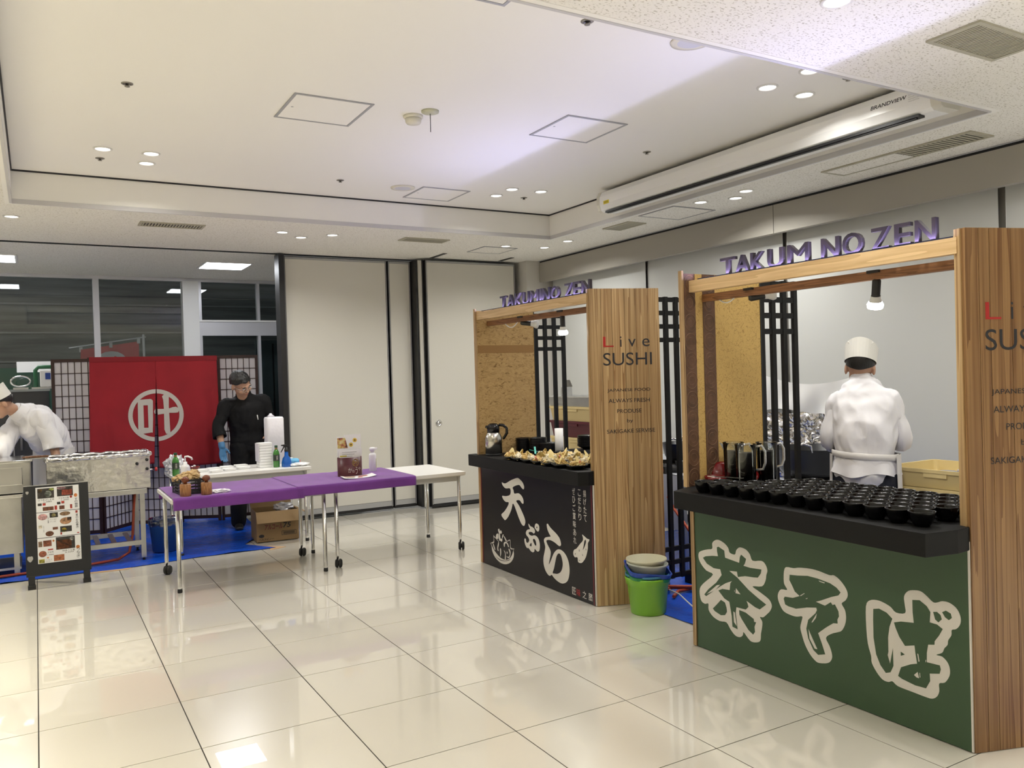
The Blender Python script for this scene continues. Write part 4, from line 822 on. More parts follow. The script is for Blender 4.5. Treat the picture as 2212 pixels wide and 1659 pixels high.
# ---- stainless grill table with foil-wrapped grill
t = thing('grill_table', 'stainless steel work table carrying the foil-wrapped grill', 'table', (-.02,5.40,0))
B(0,.88,0,.62,.60,.645).build('table_top', 'steel', t, bevel=.004)
for lx in (.02,.82):
    for ly in (.02,.56): l = B(lx,lx+.04,ly,ly+.04,.035,.60).build('leg', 'steel', t); MB().lathe([(.012,0),(.016,.006),(.010,.012),(.010,.036)],12,(lx+.02,ly+.02,0)).build('foot', 'rubber', l)
for a in ((.06,.82,.02,.05),(.06,.82,.57,.60)): B(*a,.15,.19).build('shelf_rail', 'steel', t)
for k in range(6): B(.09+.125*k,.13+.125*k,.05,.57,.172,.186).build('shelf_slat', 'steel', t)
def foilbox(u,v): return None
t = thing('grill_box', 'long grill box wrapped in aluminium foil on the steel table', 'grill', (.095,5.41,.6455))
def foilskin(x0,x1,y0,y1,z0,z1,seed,n=46):
    mb = MB()
    def nz(p): return .006*noise.noise(Vector(p)*13+Vector((seed,0,0)))+.004*noise.noise(Vector(p)*34)
    mb.grid(lambda u,v: (x0+(x1-x0)*u, y0+nz((u,v,1)), z0+(z1-z0)*v),n,18)
    mb.grid(lambda u,v: (x1+nz((u*.6,v,2)), y0+(y1-y0)*u, z0+(z1-z0)*v),24,18)
    mb.grid(lambda u,v: (x0-nz((u*.6,v,3)), y1+(y0-y1)*u, z0+(z1-z0)*v),24,18)
    mb.grid(lambda u,v: (x1+(x0-x1)*u, y1+nz((u,v,4)), z0+(z1-z0)*v),n,18)
    return mb
M('foil_smooth', (.72,.71,.68), .28, .9, bump=(14,.5)); 
foilskin(0,.795,0,.34,.004,.29,3).build('foil_skin', 'foil_smooth', t)
rim = MB()
for a,b_ in (((0,0),(.795,0)),((.795,0),(.795,.34)),((.795,.34),(0,.34)),((0,.34),(0,0))):
    n=40; pp=[(a[0]+(b_[0]-a[0])*i/n, a[1]+(b_[1]-a[1])*i/n, .300+.008*noise.noise(Vector((i*.6,a[0]*9,a[1]*7)))) for i in range(n+1)]
    rim.tube(pp,[.020+.006*noise.noise(Vector((i*.9,3,a[0]))) for i in range(n+1)],8)
rim.build('foil_rim', 'foil', t)
B(.02,.775,.02,.32,.004,.24).build('ember_bed', M('charcoal',(.03,.028,.027),.9), t)
for x,z in ((.69,.22),(.77,.25),(.77,.17)): MB().lathe([(0,0),(.013,0),(.013,.012),(0,.014)],14).build('bolt_head', 'black', t, (x,-.004,z), (PI/2,0,0))
MB().tube([(.79,.1,.15),(.83,.1,.15)],.008,8).build('gas_stub', 'chrome', t); MB().lathe([(0,0),(.018,0),(.018,.02),(0,.022)],14).build('gas_valve', 'red_print', t, (.845,.1,.15),(0,PI/2,0))
# steel hot-water cabinet left of the grill
t = thing('steel_cabinet', 'stainless steel bain-marie cabinet at the left picture edge', 'cabinet', (-.95,5.40,0))
B(0,.86,0,.6,.20,.66).build('body', 'steel', t, bevel=.005); B(-.01,.87,-.015,.61,.66,.685).build('top_rim', 'chrome', t, bevel=.004)
B(.03,.93,.03,.57,.69,.945).build('water_pan', 'steel', t, bevel=.008); B(.68,.87,.022,.03,.76,.905).build('embossed_panel', 'chrome', t, bevel=.006); B(.0,.945,.0,.59,.945,.962).build('pan_lip', 'chrome', t, bevel=.004)
for lx in (.03,.79):
    for ly in (.03,.53): B(lx,lx+.04,ly,ly+.04,0,.20).build('leg', 'steel', t)
B(.02,.84,.05,.55,.06,.08).build('under_shelf', 'steel', t)
t = thing('eel_skewers', 'dark grilled eel on a tray between cabinet and grill', 'food', (.0,5.50,.963)); B(-.06,.10,-.02,.02,.0,.006).build('tray_edge', 'chrome', t)
for k in range(5): link('eel_piece', crumple(.03,k*2.2,1.3,.7,.35,.4), M('eel_brown',(.13,.05,.015),.3), t, (-.04+.03*k,.02+.01*(k%2),.012))
# white board and dark cabinet with machine behind the cook
t = thing('tall_cabinet', 'tall dark grey cabinet behind the cook at the left', 'cabinet', (-.9,7.65,0)); dk = M('cabinet_dark', (.055,.056,.058), .45)
B(0,1.06,0,.6,.02,1.52).build('body', dk, t); B(-.01,1.07,-.02,.61,1.52,1.545).build('top', M('cabinet_top',(.34,.37,.36),.3), t); B(.715,.725,-.006,0,.05,1.50).build('door_gap', M('gap_light',(.4,.4,.4),.5), t); B(.78,.80,-.03,-.005,.9,1.2).build('handle', 'chrome', t)
for z in (.03,.78): B(.02,.70,-.005,0,z,z+.70).build('door', dk, t); B(.74,1.04,-.005,0,z,z+.70).build('door', dk, t)
t = thing('shaved_ice_machine', 'green framed kitchen machine on the dark cabinet', 'machine', (.02,7.75,1.5455)); gf = M('machine_green', (.02,.12,.05), .35)
MB().tube([(.02,0,0),(.02,0,.20),(.05,0,.235),(.20,0,.235),(.23,0,.20),(.23,0,0)],.022,10).build('frame', gf, t); B(.06,.21,-.05,.05,.02,.20).build('housing', 'white_satin', t, bevel=.01); B(.11,.16,-.053,-.05,.10,.17).build('blue_plate', 'print_navy', t); B(-.02,.25,-.07,.07,0,.018).build('base', 'steel', t)
MB().tube([(-.12+.09*math.cos(a),-.02,.085+.055*math.sin(a)) for a in [2*PI*i/24 for i in range(24)]],.009,8,True).build('handle_ring', 'chrome', t); B(-.19,-.05,-.03,.03,.0,.02).build('drip_tray', 'steel', t)
tag(B(-.34,0,-.015,.015,0,.12).build('white_sign_board', 'white_satin', None, (.2,8.3,1.735)), 'blank white board above the green machine', 'board')
B(.0,.015,-.01,.01,-1.73,0).build('post', 'alu', bpy.data.objects['white_sign_board'], (-.05,0,0))
# blue bucket behind the table leg
t = thing('rubbish_bucket', 'blue plastic bucket with clear liner beside the grill table', 'bucket', (1.03,5.75,.012)); MB().lathe([(.10,0),(.105,.004),(.13,.27),(.135,.275),(.128,.275),(.10,.01),(0,.008)],28).build('pail', M('pail_blue',(.03,.10,.28),.35), t)
MB().lathe([(.132,.24),(.139,.285),(.134,.305),(.125,.27)],28,cap=False).build('liner', glass('liner_film',(.8,.82,.88),.15), t); MB().tube([(.138*math.cos(a),.138*math.sin(a)-.0,.262-.05*abs(math.sin(a))) for a in [PI*i/12 for i in range(13)]],.004,6).build('handle', 'white_satin', t)
# ================================================================== MENU STAND, SCREENS, CURTAIN
bk = M('stand_black', (.017,.018,.020), .5)
t = thing('menu_stand', 'black standing menu board with three food posters before the grill', 'menu board', (-.07,4.86,0), .02)
LEAN = math.radians(7)
bd = B(0,.45,0,.022,.095,.795).xf(Matrix.Rotation(-LEAN,4,'X')).build('board', bk, t, bevel=.004)
for x in (.012,.392): B(x,x+.046,-.004,.028,.0,.10).xf(Matrix.Rotation(-LEAN,4,'X')).build('front_leg', bk, t); B(x+.004,x+.042,.27,.30,.012,.72).xf(Matrix.Translation((0,.02,0)) @ Matrix.Rotation(math.radians(14),4,'X')).build('rear_leg', bk, t); B(x-.004,x+.05,-.012,.034,-.0,.03).build('foot', 'rubber', t)
B(.0,.45,-.002,.024,.793,.799).xf(Matrix.Rotation(-LEAN,4,'X')).build('top_edge', M('edge_worn',(.45,.44,.42),.5), t)
for x0,z0,r in ((.025,.745,.012),(.03,.235,.022)): MB().prism([(x0+r*.9*math.cos(a),z0+r*(1+.25*math.sin(3*a))*math.sin(a)) for a in [2*PI*i/12 for i in range(12)]],0,.0008).xf(Matrix.Rotation(-LEAN,4,'X') @ frame((0,-.0004,0),(1,0,0),(0,0,1))).build('sticker_remnant', M('edge_worn'), t)
def poster(k, items, texts):
    z1 = .778-k*.198; p = B(.082,.382,-.0012,-.0002,z1-.194,z1).xf(Matrix.Rotation(-LEAN,4,'X')).build('poster', 'paper', t)
    F = Matrix.Rotation(-LEAN,4,'X') @ frame((.082,-.0016,z1),(1,0,0),(0,0,1))
    for (u0,u1,v0,v1,c,sh) in items:
        x0,x1,y0,y1 = u0*.30,u1*.30,-v1*.194,-v0*.194
        poly = [(x0,y0),(x1,y0),(x1,y1),(x0,y1)] if sh == 'r' else [((x0+x1)/2+(x1-x0)/2*math.cos(2*PI*i/16),(y0+y1)/2+(y1-y0)/2*math.sin(2*PI*i/16)) for i in range(16)]
        o = flat(MB(), poly, 0).xf(F).build('food_photo', M('menu_%02d%02d%02d'%tuple(int(q*99) for q in c), c, .4, var=(60,.55)), p)
    for (body,u0,u1,v0,v1,mm) in texts:
        if len(body) > 1 and (v1-v0) > (u1-u0)*1.5:
            n = len(body); h = (v1-v0)/n
            for i,ch in enumerate(body): fitted(ch,u0*.3,u1*.3,-(v0+(i+1)*h)*.194,-(v0+i*h+h*.1)*.194,offset=.005).xf(F).build('menu_text', mm, p)
        else: fitted(body,u0*.3,u1*.3,-v1*.194,-v0*.194).xf(F).build('menu_text', mm, p)
OR = (.60,.20,.05); RD = (.45,.05,.03); BR = (.16,.06,.03); DK = (.04,.035,.03)
poster(0,[(.04,.42,.05,.45,DK,'r'),(.06,.14,.08,.2,(.6,.33,.05),'r'),(.2,.36,.15,.42,(.45,.50,.42),'o'),(.3,.42,.06,.16,(.35,.42,.10),'o'),(.49,.86,.03,.42,DK,'r'),(.49,.7,.03,.15,(.60,.35,.38),'o'),(.6,.84,.16,.38,(.45,.10,.06),'r'),(.88,.96,.35,.50,OR,'o'),(.78,.84,.42,.52,RD,'o'),(.15,.4,.80,.95,BR,'r'),(.42,.48,.78,.95,RD,'r'),(.53,.65,.80,.95,BR,'r'),(.78,.83,.78,.95,RD,'r'),(.04,.13,.64,.74,DK,'r'),(.15,.22,.64,.74,RD,'r'),(.48,.56,.64,.74,DK,'r'),(.58,.65,.62,.72,RD,'r')],
 [('ひつまぶし定食',.05,.42,.47,.55,'print_black'),('1,080',.18,.36,.57,.63,'print_black'),('うな丼の膳',.52,.76,.46,.53,'print_black'),('1,200',.58,.76,.55,.61,'print_black'),('すの御膳',.89,.96,.52,.93,'print_black')])
poster(1,[(.03,.25,.05,.30,(.62,.35,.35),'o'),(.30,.49,.03,.23,DK,'r'),(.34,.44,.06,.2,(.6,.52,.22),'o'),(.53,.78,.03,.20,(.25,.15,.08),'o'),(.53,.80,.27,.55,(.40,.22,.12),'o'),(.70,.80,.27,.4,DK,'r'),(.53,.80,.62,.85,DK,'r'),(.56,.68,.68,.86,(.65,.50,.06),'o'),(.19,.38,.76,.97,BR,'o'),(.22,.35,.8,.9,(.6,.45,.30),'o'),(.36,.48,.62,.72,BR,'r'),(.04,.12,.5,.62,(.55,.50,.40),'r'),(.9,.95,.03,.13,RD,'r'),(.53,.57,.86,.95,RD,'r'),(.92,.97,.92,.96,RD,'r')],
 [('夏のお品書き',.90,.96,.16,.75,'print_black'),('小鉢',.25,.28,.15,.45,'print_black'),('天ぷら盛り',.30,.46,.27,.33,'print_grey'),('冷やし蕎麦',.30,.44,.36,.42,'print_grey'),('天丼',.14,.17,.52,.8,'print_grey')])
poster(2,[(.42,.86,.02,.52,DK,'r'),(.44,.78,.14,.50,(.34,.10,.035),'r'),(.74,.84,.05,.2,(.7,.66,.6),'o'),(.13,.32,.10,.34,(.22,.07,.035),'r'),(.02,.11,.12,.34,(.25,.16,.1),'r'),(.02,.20,.50,.75,(.28,.09,.05),'o'),(.23,.35,.45,.50,RD,'r'),(.36,.60,.72,.96,(.35,.12,.05),'r'),(.02,.15,.83,.98,(.4,.36,.06),'r'),(.88,.97,.42,.56,OR,'o'),(.34,.39,.1,.18,OR,'o'),(.20,.25,.76,.82,OR,'o')],
 [('うなぎ',.89,.97,.50,.92,'print_black'),('特選うな重',.56,.85,.55,.62,'print_black'),('3,200',.62,.82,.64,.69,'print_black'),('うな丼',.22,.36,.54,.62,'print_black'),('1,980',.20,.36,.66,.71,'print_black'),('う巻き',.18,.32,.85,.90,'print_grey'),('肝吸い',.18,.32,.92,.97,'print_grey')])
# shoji folding screens
M('shoji_frame', (.035,.014,.012), .45); M('shoji_paper', (.62,.60,.64), .8, trans=0)
def shoji(par, p0, p1, z1=1.84):
    a = Vector((*p0,0)); b = Vector((*p1,0)); d = (b-a); W = d.length; F = frame(a, d, (0,0,1))   # local x along panel, y up, z = towards viewer side
    leaf = bpy.data.objects.new('screen_leaf', None); COL.objects.link(leaf); leaf.parent = par
    def bx(x0,x1,y0,y1,z0,z1_,nm,mat): B(x0,x1,y0,y1,z0,z1_).xf(F).build(nm, mat, leaf)
    for x0,x1 in ((.004,.034),(W-.034,W-.004)): bx(x0,x1,.0,z1,-.012,.012,'stile','shoji_frame')
    for y0,y1 in ((.04,.075),(z1-.032,z1)): bx(.034,W-.034,y0,y1,-.011,.011,'rail','shoji_frame')
    bx(.034,W-.034,.075,z1-.032,-.004,-.001,'paper','shoji_paper')
    nc = max(2,round((W-.068)/.066)); nr = 15
    vb = B(-.0035,.0035,.075,z1-.032,-.001,.006).mesh('kumiko_bar'); vb.materials.append(MATS['shoji_frame']); hb = B(.034,W-.034,-.0035,.0035,-.001,.006).mesh('kumiko_bar'); hb.materials.append(MATS['shoji_frame'])
    for k in range(1,nc): o = link('kumiko_bar', vb, None, leaf); o.matrix_local = F @ Matrix.Translation((.034+(W-.068)*k/nc,0,0))
    for k in range(1,nr): o = link('kumiko_bar', hb, None, leaf); o.matrix_local = F @ Matrix.Translation((0,.075+(z1-.107)*k/nr,0))
s1 = thing('shoji_screen', 'dark framed shoji folding screen left of and behind the red curtain', 'folding screen')
L_ = [(.175,7.08),(.60,6.97),(.93,7.36),(1.36,7.10)]
for p,q in zip(L_,L_[1:]): shoji(s1,p,q)
s2 = thing('shoji_screen', 'dark framed shoji folding screen behind the man in black', 'folding screen')
L2 = [(1.40,7.36),(1.80,7.14),(2.24,7.08)]
for p,q in zip(L2,L2[1:]): shoji(s2,p,q,1.86)
# noren
M('noren_red', (.33,.012,.022), .8, var=(3,.12), bump=(240,.05)); M('noren_white', (.60,.56,.52), .8)
t = thing('noren_curtain', 'red split noren curtain with a white circled crest', 'curtain', (1.14,6.92,0))
B(-.64,.64,.006,.018,1.838,1.85).build('rod', 'shoji_frame', t)
SL0, SLZ, ZB0 = .0, 1.605, .70
def slit(z): return 0 if z > SLZ else (SLZ-z)
def yw(x,z): 
    k = min(1,max(0,(abs(x)-.30)/.12)); q = (1.85-z)
    return -.004-.012*k*math.sin(x*17+.6)*min(1,q*1.5) - .006*k*math.sin(x*41)*q
def left(u,v):
    z = 1.85-v*(1.85-ZB0-.02); xr = (.006 if z > SLZ else -.0005)-.048*slit(z); xl = -.622-.028*v; x = xl+(xr-xl)*u; return (x, yw(x,z)+.0025, z)
def right(u,v):
    z = 1.853-v*(1.853-ZB0+.03); xl = (-.003 if z > SLZ else .0005)+.006*slit(z); xr = .618+.0*v+.02*v; x = xl+(xr-xl)*u; return (x, yw(x,z), z)
for fn,nm in ((left,'left_cloth'),(right,'right_cloth')):
    o = MB().grid(fn,44,40).build(nm, 'noren_red', t); md = o.modifiers.new('thickness','SOLIDIFY'); md.thickness = .0015
MB().grid(lambda u,v: (-.624+1.246*u, -.0075+yw(-.624+1.246*u,1.85-.055*v)*.3, 1.853-.052*v),44,4).build('hem_band', M('noren_dark',(.25,.010,.018),.8), t)
def clip(poly, sign):
    """keep the side of the slit given by sign (polygon in x,z)"""
    def f(p): return (p[0] - (-.002-.048*slit(p[1]))) * -1 if sign < 0 else (p[0] - (.002+.006*slit(p[1])))
    out = []
    for i in range(len(poly)):
        a, b = poly[i-1], poly[i]; fa, fb = f(a), f(b)
        if (fa >= 0) != (fb >= 0): s = fa/(fa-fb); out.append((a[0]+(b[0]-a[0])*s, a[1]+(b[1]-a[1])*s))
        if fb >= 0: out.append(b)
    return out
CX, CZ = -.009, 1.231
def ecoord(x,y): return (CX+(x-1003)*.270/382+.000, CZ-(y-938)*.274/358)
pieces = []
n = 60
for i in range(n):
    a0, a1 = 2*PI*i/n, 2*PI*(i+1)/n
    pieces.append([(CX+.271*math.cos(a0),CZ+.275*math.sin(a0)),(CX+.271*math.cos(a1),CZ+.275*math.sin(a1)),(CX+.228*math.cos(a1),CZ+.231*math.sin(a1)),(CX+.228*math.cos(a0),CZ+.231*math.sin(a0))])
def pp(*q): pieces.append([ecoord(*p) for p in q])
pp((755,725),(830,740),(830,1180),(750,1130)); pp((890,720),(940,712),(962,735),(955,1000),(945,1175),(930,1172),(890,1172)); pp((755,725),(795,715),(930,710),(955,740),(945,795),(800,795)); pp((755,1100),(945,1105),(930,1172),(800,1185),(760,1150))
pp((1090,680),(1120,652),(1185,660),(1180,830),(1110,830),(1105,730)); pp((1110,825),(1180,825),(1190,1190),(1160,1205),(1130,1200),(1108,1140)); pp((972,885),(990,852),(1110,855),(1110,922),(1010,932),(980,915)); pp((1180,852),(1235,835),(1280,832),(1315,850),(1325,880),(1305,912),(1270,915),(1180,912))
for sign,nm in ((-1,'crest_left'),(1,'crest_right')):
    mb = MB()
    for i,q in enumerate(pieces):
        c = clip(q, sign)
        if len(c) > 2: flat(mb, [(p[0],p[1]) for p in c], .0004*(i-n+1) if i >= n else 0)
    mb.v = [(v[0], -.0075-v[2], v[1]) for v in mb.v]
    mb.build(nm, 'noren_white', t)
# banner outside the window
t = thing('banner_flag', 'red banner on a white pole outside the dark window', 'flag', (1.30,9.45,.068)); MB().tube([(0,0,-.07),(0,0,2.26)],.016,8).build('pole', 'white_satin', t); MB().tube([(.03,0,2.225),(-.92,0,2.075)],.010,8).build('cross_arm', 'white_satin', t)
MB().grid(lambda u,v: (-.06-.72*u-.06*u*v, .01+.02*math.sin(v*9+u*5), 2.165-.11*u-1.2*v),14,20).build('cloth', M('banner_red',(.80,.13,.14),.7), t)
for u in (.04,.45,.88): B(-.03-u*.85-.02,-.03-u*.85+.02,-.004,.004,2.14-u*.135,2.225-u*.135).build('loop', 'white_satin', t)
fitted('の',-.62,-.22,1.72,2.03,offset=.05).xf(frame((0,-.03,0),(1,0,0),(0,0,1))).build('banner_lettering', 'white_satin', t)
t.scale = (.956,.956,.956)
# ================================================================== BOOTH CONTENTS
ZC = .8985
# soup bowls
bowl_mat = M('lacquer_black', (.003,.003,.0035), .16, spec=.35)
prof = [(.0,.0),(.028,.0),(.030,.002),(.032,.006),(.044,.026),(.051,.055),(.0525,.060),(.0505,.0605),(.0485,.056),(.041,.028),(.030,.010),(.0,.008)]
bm0 = MB().lathe(prof,22,cap=False).mesh('soup_bowl'); bm0.materials.append(bowl_mat)
ORD = ['first','second','third','fourth','fifth','sixth','seventh','eighth','ninth','tenth','eleventh','twelfth','thirteenth','fourteenth']
for r in range(6):
    cnt = 0
    for c in range(13):
        x = 3.09+r*.089; y = .775-c*.1035-(.05 if r % 2 else 0)+r*.004
        if y < -.51 or x > 3.61: continue
        if r >= 2 and y > .60: continue
        if r >= 4 and y > .52: continue
        o = link('soup_bowl', bm0, None, None, (x+random.uniform(-.002,.002), y+random.uniform(-.002,.002), ZC), (0,0,random.random()*6))
        tag(o, 'black soup bowl, %s from the left in the %s on the soba counter' % (ORD[cnt], ('front row','second row','third row','fourth row','row before last','back row')[r]), 'bowl', 'soup bowls on the soba counter'); cnt += 1
# pitchers of dark broth
pg = glass('pitcher_glass', (.93,.95,.95), .02); tea = M('dark_broth', (.006,.003,.002), .5, spec=.15)
def pitcher(x,y,rz,lab):
    t = thing('glass_pitcher', lab, 'pitcher', (x,y,ZC), rz, 'glass pitchers of dark broth')
    MB().lathe([(.050,0),(.052,.004),(.055,.20),(.058,.236),(.060,.240),(.057,.238),(.0535,.20),(.0505,.006)],28,cap=False).build('jug', pg, t)
    MB().lathe([(0,.006),(.0498,.006),(.0525,.192),(.0,.192)],28).build('broth', tea, t)
    MB().add([(-.054,-.02,.225),(-.078,0,.240),(-.054,.02,.225),(-.054,0,.195)],[(0,1,3),(1,2,3)]).build('spout', pg, t)
    MB().tube([(.055,0,.225),(.085,0,.232),(.102,0,.20),(.102,0,.14),(.090,0,.105),(.055,0,.10)],.007,8).build('handle', M('clear_plastic',(.80,.82,.82),.08,trans=.8), t)
pitcher(3.40,.865,-.9,'left glass pitcher of dark broth on the soba counter'); pitcher(3.36,.735,-1.0,'front glass pitcher of dark broth on the soba counter'); pitcher(3.52,.735,-.35,'rear right glass pitcher with clear handle on the soba counter')
rd = M('lacquer_oxblood', (.14,.008,.008), .18)
tag(MB().lathe([(0,.0),(.03,.0),(.055,.028),(.064,.055),(.061,.055),(.05,.028),(0,.01)],26,cap=False).build('red_bowl', rd, None, (3.30,.905,ZC)), 'open dark red bowl at the left end of the soba counter', 'bowl')
o = MB().lathe([(0,.012),(.05,.010),(.066,0),(.064,-.003),(.05,.005),(0,.007)],26,cap=False).build('soup_bowl_cover', rd, None, (3.39,.945,ZC+.062), (0,-1.25,.9)); tag(o, 'dark red lacquer lid leaning upright behind the red bowl', 'lid')
o = MB().lathe([(0,.012),(.05,.010),(.060,0),(.058,-.003),(.05,.005),(0,.007)],26,cap=False).build('soup_bowl_cover', rd, None, (3.42,.80-.02,ZC+.058), (0,-.6,.6)); tag(o, 'tilted brown lacquer lid in front of the pitchers', 'lid')
tag(MB().bar((3.20,.86,ZC+.068),(3.28,.68,ZC+.066),.018,.004).build('serving_tongs', 'chrome'), 'silver serving tongs resting across bowls by the red lid', 'tongs')
# ---- tempura counter
dishm = M('dish_black', (.009,.009,.010), .22); MB_d = [(0,.004),(.028,.004),(.03,0),(.034,0),(.036,.005),(.060,.016),(.076,.028),(.0745,.029),(.058,.018),(.034,.008),(0,.007)]
dish_me = MB().lathe(MB_d,26,cap=False).mesh('dish'); dish_me.materials.append(dishm)
fr = ramp_tex('tempura_gold', 'noise', 60, [(.3,(.50,.28,.06)),(.5,(.72,.52,.20)),(.7,(.80,.68,.40))], .55, (1,1,1), .5); fw = M('tempura_pale', (.80,.72,.52), .6, bump=(90,.5)); fd = M('nori_dark', (.03,.02,.025), .5); fp_ = M('prawn_pink', (.62,.20,.14), .5)
lump = [crumple(.030,1.3,1.25,.8,.6,.55), crumple(.026,5.3,1.5,.6,.6,.6), crumple(.028,8.9,.9,1.1,.7,.6)]
for m_ in lump: m_.materials.append(fr)
lump[2].materials[0] = fw
def chip(u,v): 
    a = (u-.5)*2.6; r = .050*(1-v*.8); return (r*math.sin(a), r*math.cos(a)*.5-.02*v, .055*v+.010*math.cos(a))
chip_me = MB().grid(chip,8,6).mesh('wonton_chip'); chip_me.materials.append(M('chip_yellow',(.74,.60,.25),.5))
nori_me = crumple(.012,3,1.4,.8,.5,.4,2); nori_me.materials.append(fd); prawn_me = MB().tube([(0,0,0),(.015,.01,.01),(.028,.012,.022),(.034,.006,.034)],[.009,.008,.006,.003],8).mesh('prawn_tail'); prawn_me.materials.append(fp_)
plates = [(3.19,2.99),(3.185,2.845),(3.18,2.70),(3.18,2.555),(3.175,2.41),(3.175,2.265),(3.20,2.12),(3.34,2.78),(3.335,2.63),(3.33,2.48),(3.33,2.33),(3.335,2.185),(3.485,2.68),(3.48,2.53),(3.48,2.38),(3.485,2.235),(3.60,2.10)]
for i,(x,y) in enumerate(plates):
    t = thing('tempura_dish', 'black tempura dish, %s from the left in the %s' % ((ORD[i],'front row on the counter') if i < 7 else (ORD[i-7],'middle row on the counter') if i < 12 else (ORD[i-12],'back row on the counter')), 'dish', (x,y,ZC), random.random()*6, 'tempura dishes on the counter')
    link('dish', dish_me, None, t)
    for k in range(4): o = link('tempura_piece', lump[(i+k)%3], None, t, (.028*math.cos(k*1.6+i),.026*math.sin(k*1.6+i),.030+.008*(k%2)), (random.random(),random.random(),random.random()*6))
    o = link('wonton_chip', chip_me, None, t, (.012,0,.026), (0,0,random.random()*6)); link('nori_scrap', nori_me, None, t, (-.02,.02,.048)); 
    if i % 3 == 0: link('prawn_tail', prawn_me, None, t, (.0,-.02,.028), (0,0,i))
def dishstack(x,y,z,n,dz,lab,grp,s=1.0,me=None):
    for k in range(n):
        o = link('black_cup' if me else 'black_dish', me or dish_me, None, None, (x+random.uniform(-.002,.002),y+random.uniform(-.002,.002),z+k*dz)); o.scale = (s,s,s); tag(o, lab.replace(' in the ', ', %s from the top of the ' % ORD[n-1-k], 1), 'cup' if me else 'dish', grp)
small_bowl = MB().lathe([(0,0),(.022,0),(.024,.004),(.040,.025),(.046,.042),(.0445,.042),(.036,.022),(0,.008)],22,cap=False).mesh('black_cup'); small_bowl.materials.append(dishm)
dishstack(3.30,3.575,ZC,9,.012,'black cup in the stack left of the steel thermos','cups stacked left of the thermos',1.0,small_bowl)
dishstack(3.55,3.40,ZC,12,.0085,'black dish in the left stack behind the steel thermos','left dish stack behind the thermos')
dishstack(3.585,3.24,ZC,13,.0085,'black dish in the middle stack behind the steel thermos','middle dish stack behind the thermos')
dishstack(3.60,3.10,ZC,9,.0085,'black dish in the low stack beside the white paper roll','dish stack beside the paper roll')
st = M('thermos_steel', (.60,.58,.54), .22, 1.0, bump=(60,.02))
t = thing('thermos_jug', 'stainless steel thermos jug with black lid on the tempura counter', 'thermos', (3.265,3.41,ZC)); MB().lathe([(.068,0),(.070,.004),(.070,.012)],28).build('base_ring', 'black', t); MB().lathe([(.069,.012),(.070,.13),(.066,.155),(.055,.178),(.050,.185)],28).build('body', st, t); MB().lathe([(.052,.184),(.052,.225),(.046,.245),(.03,.258),(0,.26)],24).build('lid', 'black_gloss', t)
MB().tube([(.04,-.02,.245),(.075,-.038,.24),(.098,-.05,.215),(.098,-.05,.175),(.075,-.038,.135),(.066,-.034,.13)],[.012,.013,.012,.012,.011,.009],10).build('handle', 'black_gloss', t); MB().tube([(-.04,.01,.225),(-.062,.015,.235)],.012,8).build('spout', 'black_gloss', t)
tag(MB().lathe([(.012,0),(.034,0),(.034,.215),(.012,.215),(.012,0)],24,cap=False).build('paper_roll', 'paper', None, (3.70-.08,2.975+.0,ZC)), 'white paper towel roll standing by the straw board panel', 'paper roll')
t = thing('red_tray', 'dark tray with red lacquer inside behind the tempura dishes', 'tray', (3.395,3.10,ZC), .25); MB().prism(rrect(.30,.12,.02),0,.006).build('base', 'black', t); MB().loft([[(p[0],p[1],z) for p in rrect(.30*s,.12*s,.02)] for z,s in ((.004,1.0),(.034,1.06),(.034,1.02),(.007,.96))],cap=False,smooth=False).build('wall', dishm, t); MB().prism(rrect(.27,.10,.02),.007,.012).build('inner', rd, t)
t = thing('tongs', 'turquoise plastic tongs lying on the red tray', 'tongs', (3.42,3.0,ZC+.03), .4); tq = M('turquoise', (.10,.50,.42), .35)
MB().bar((-.04,-.02,.0),(.05,.05,.045),.014,.004).build('arm', tq, t); MB().bar((-.04,.035,.03),(.05,-.03,.0),.014,.004).build('arm', tq, t)
dishstack(3.575,2.84,ZC,3,.0085,'black dish in the low pile behind the tempura','low dish pile behind the tempura')
# back table behind the tempura booth: steel pan on stacked crates
M('sheet_grey', (.48,.50,.55), .5); M('crate_cream', (.70,.56,.27), .45); M('crate_maroon', (.10,.012,.022), .35)
def worktable(x0,x1,y0,y1,z,lab):
    t = thing('work_table', lab, 'table', (x0,y0,0)); w,d = x1-x0,y1-y0
    B(0,w,0,d,z-.03,z).build('table_top', 'table_white', t)
    for lx in (.04,w-.07):
        for ly in (.04,d-.07): B(lx,lx+.03,ly,ly+.03,.008,z-.03).build('leg', 'steel', t)
    B(-.012,-.006,0,d,z-.42,z+.004).build('skirt', 'sheet_grey', t); B(-.012,w,0,d,z+.0005,z+.004).build('cover_sheet', 'sheet_grey', t)
    return t
worktable(4.28,5.25,2.28,4.55,.74,'covered work table behind the tempura booth')
def crate(x,y,z,w,d,h,mat,lab,rz=0):
    t = thing('food_crate', lab, 'crate', (x,y,z), rz)
    MB().loft([[(p[0],p[1],zz) for p in rrect(w*s,d*s,.025,4)] for zz,s in ((0,.93),(h-.02,.985),(h-.02,1.02),(h,1.02),(h,.97),(.012,.92))],cap=False,smooth=False).build('shell', mat, t); MB().prism(rrect(w*.93,d*.93,.025,4),0,.012).build('base', mat, t)
    for s in (-1,1): B(s*w/2*.99-.006,s*w/2*.99+.006,-.07,.07,h-.045,h-.022).build('grip', mat, t)
    return t
crate(4.62,3.82,.745,.58,.82,.205,'crate_cream','bottom cream crate of the stack behind the black lattice'); crate(4.62,3.82,.951,.58,.82,.150,'crate_maroon','maroon crate in the middle of the stack behind the lattice'); crate(4.62,3.82,1.102,.58,.82,.135,'crate_cream','top cream crate of the stack behind the black lattice')
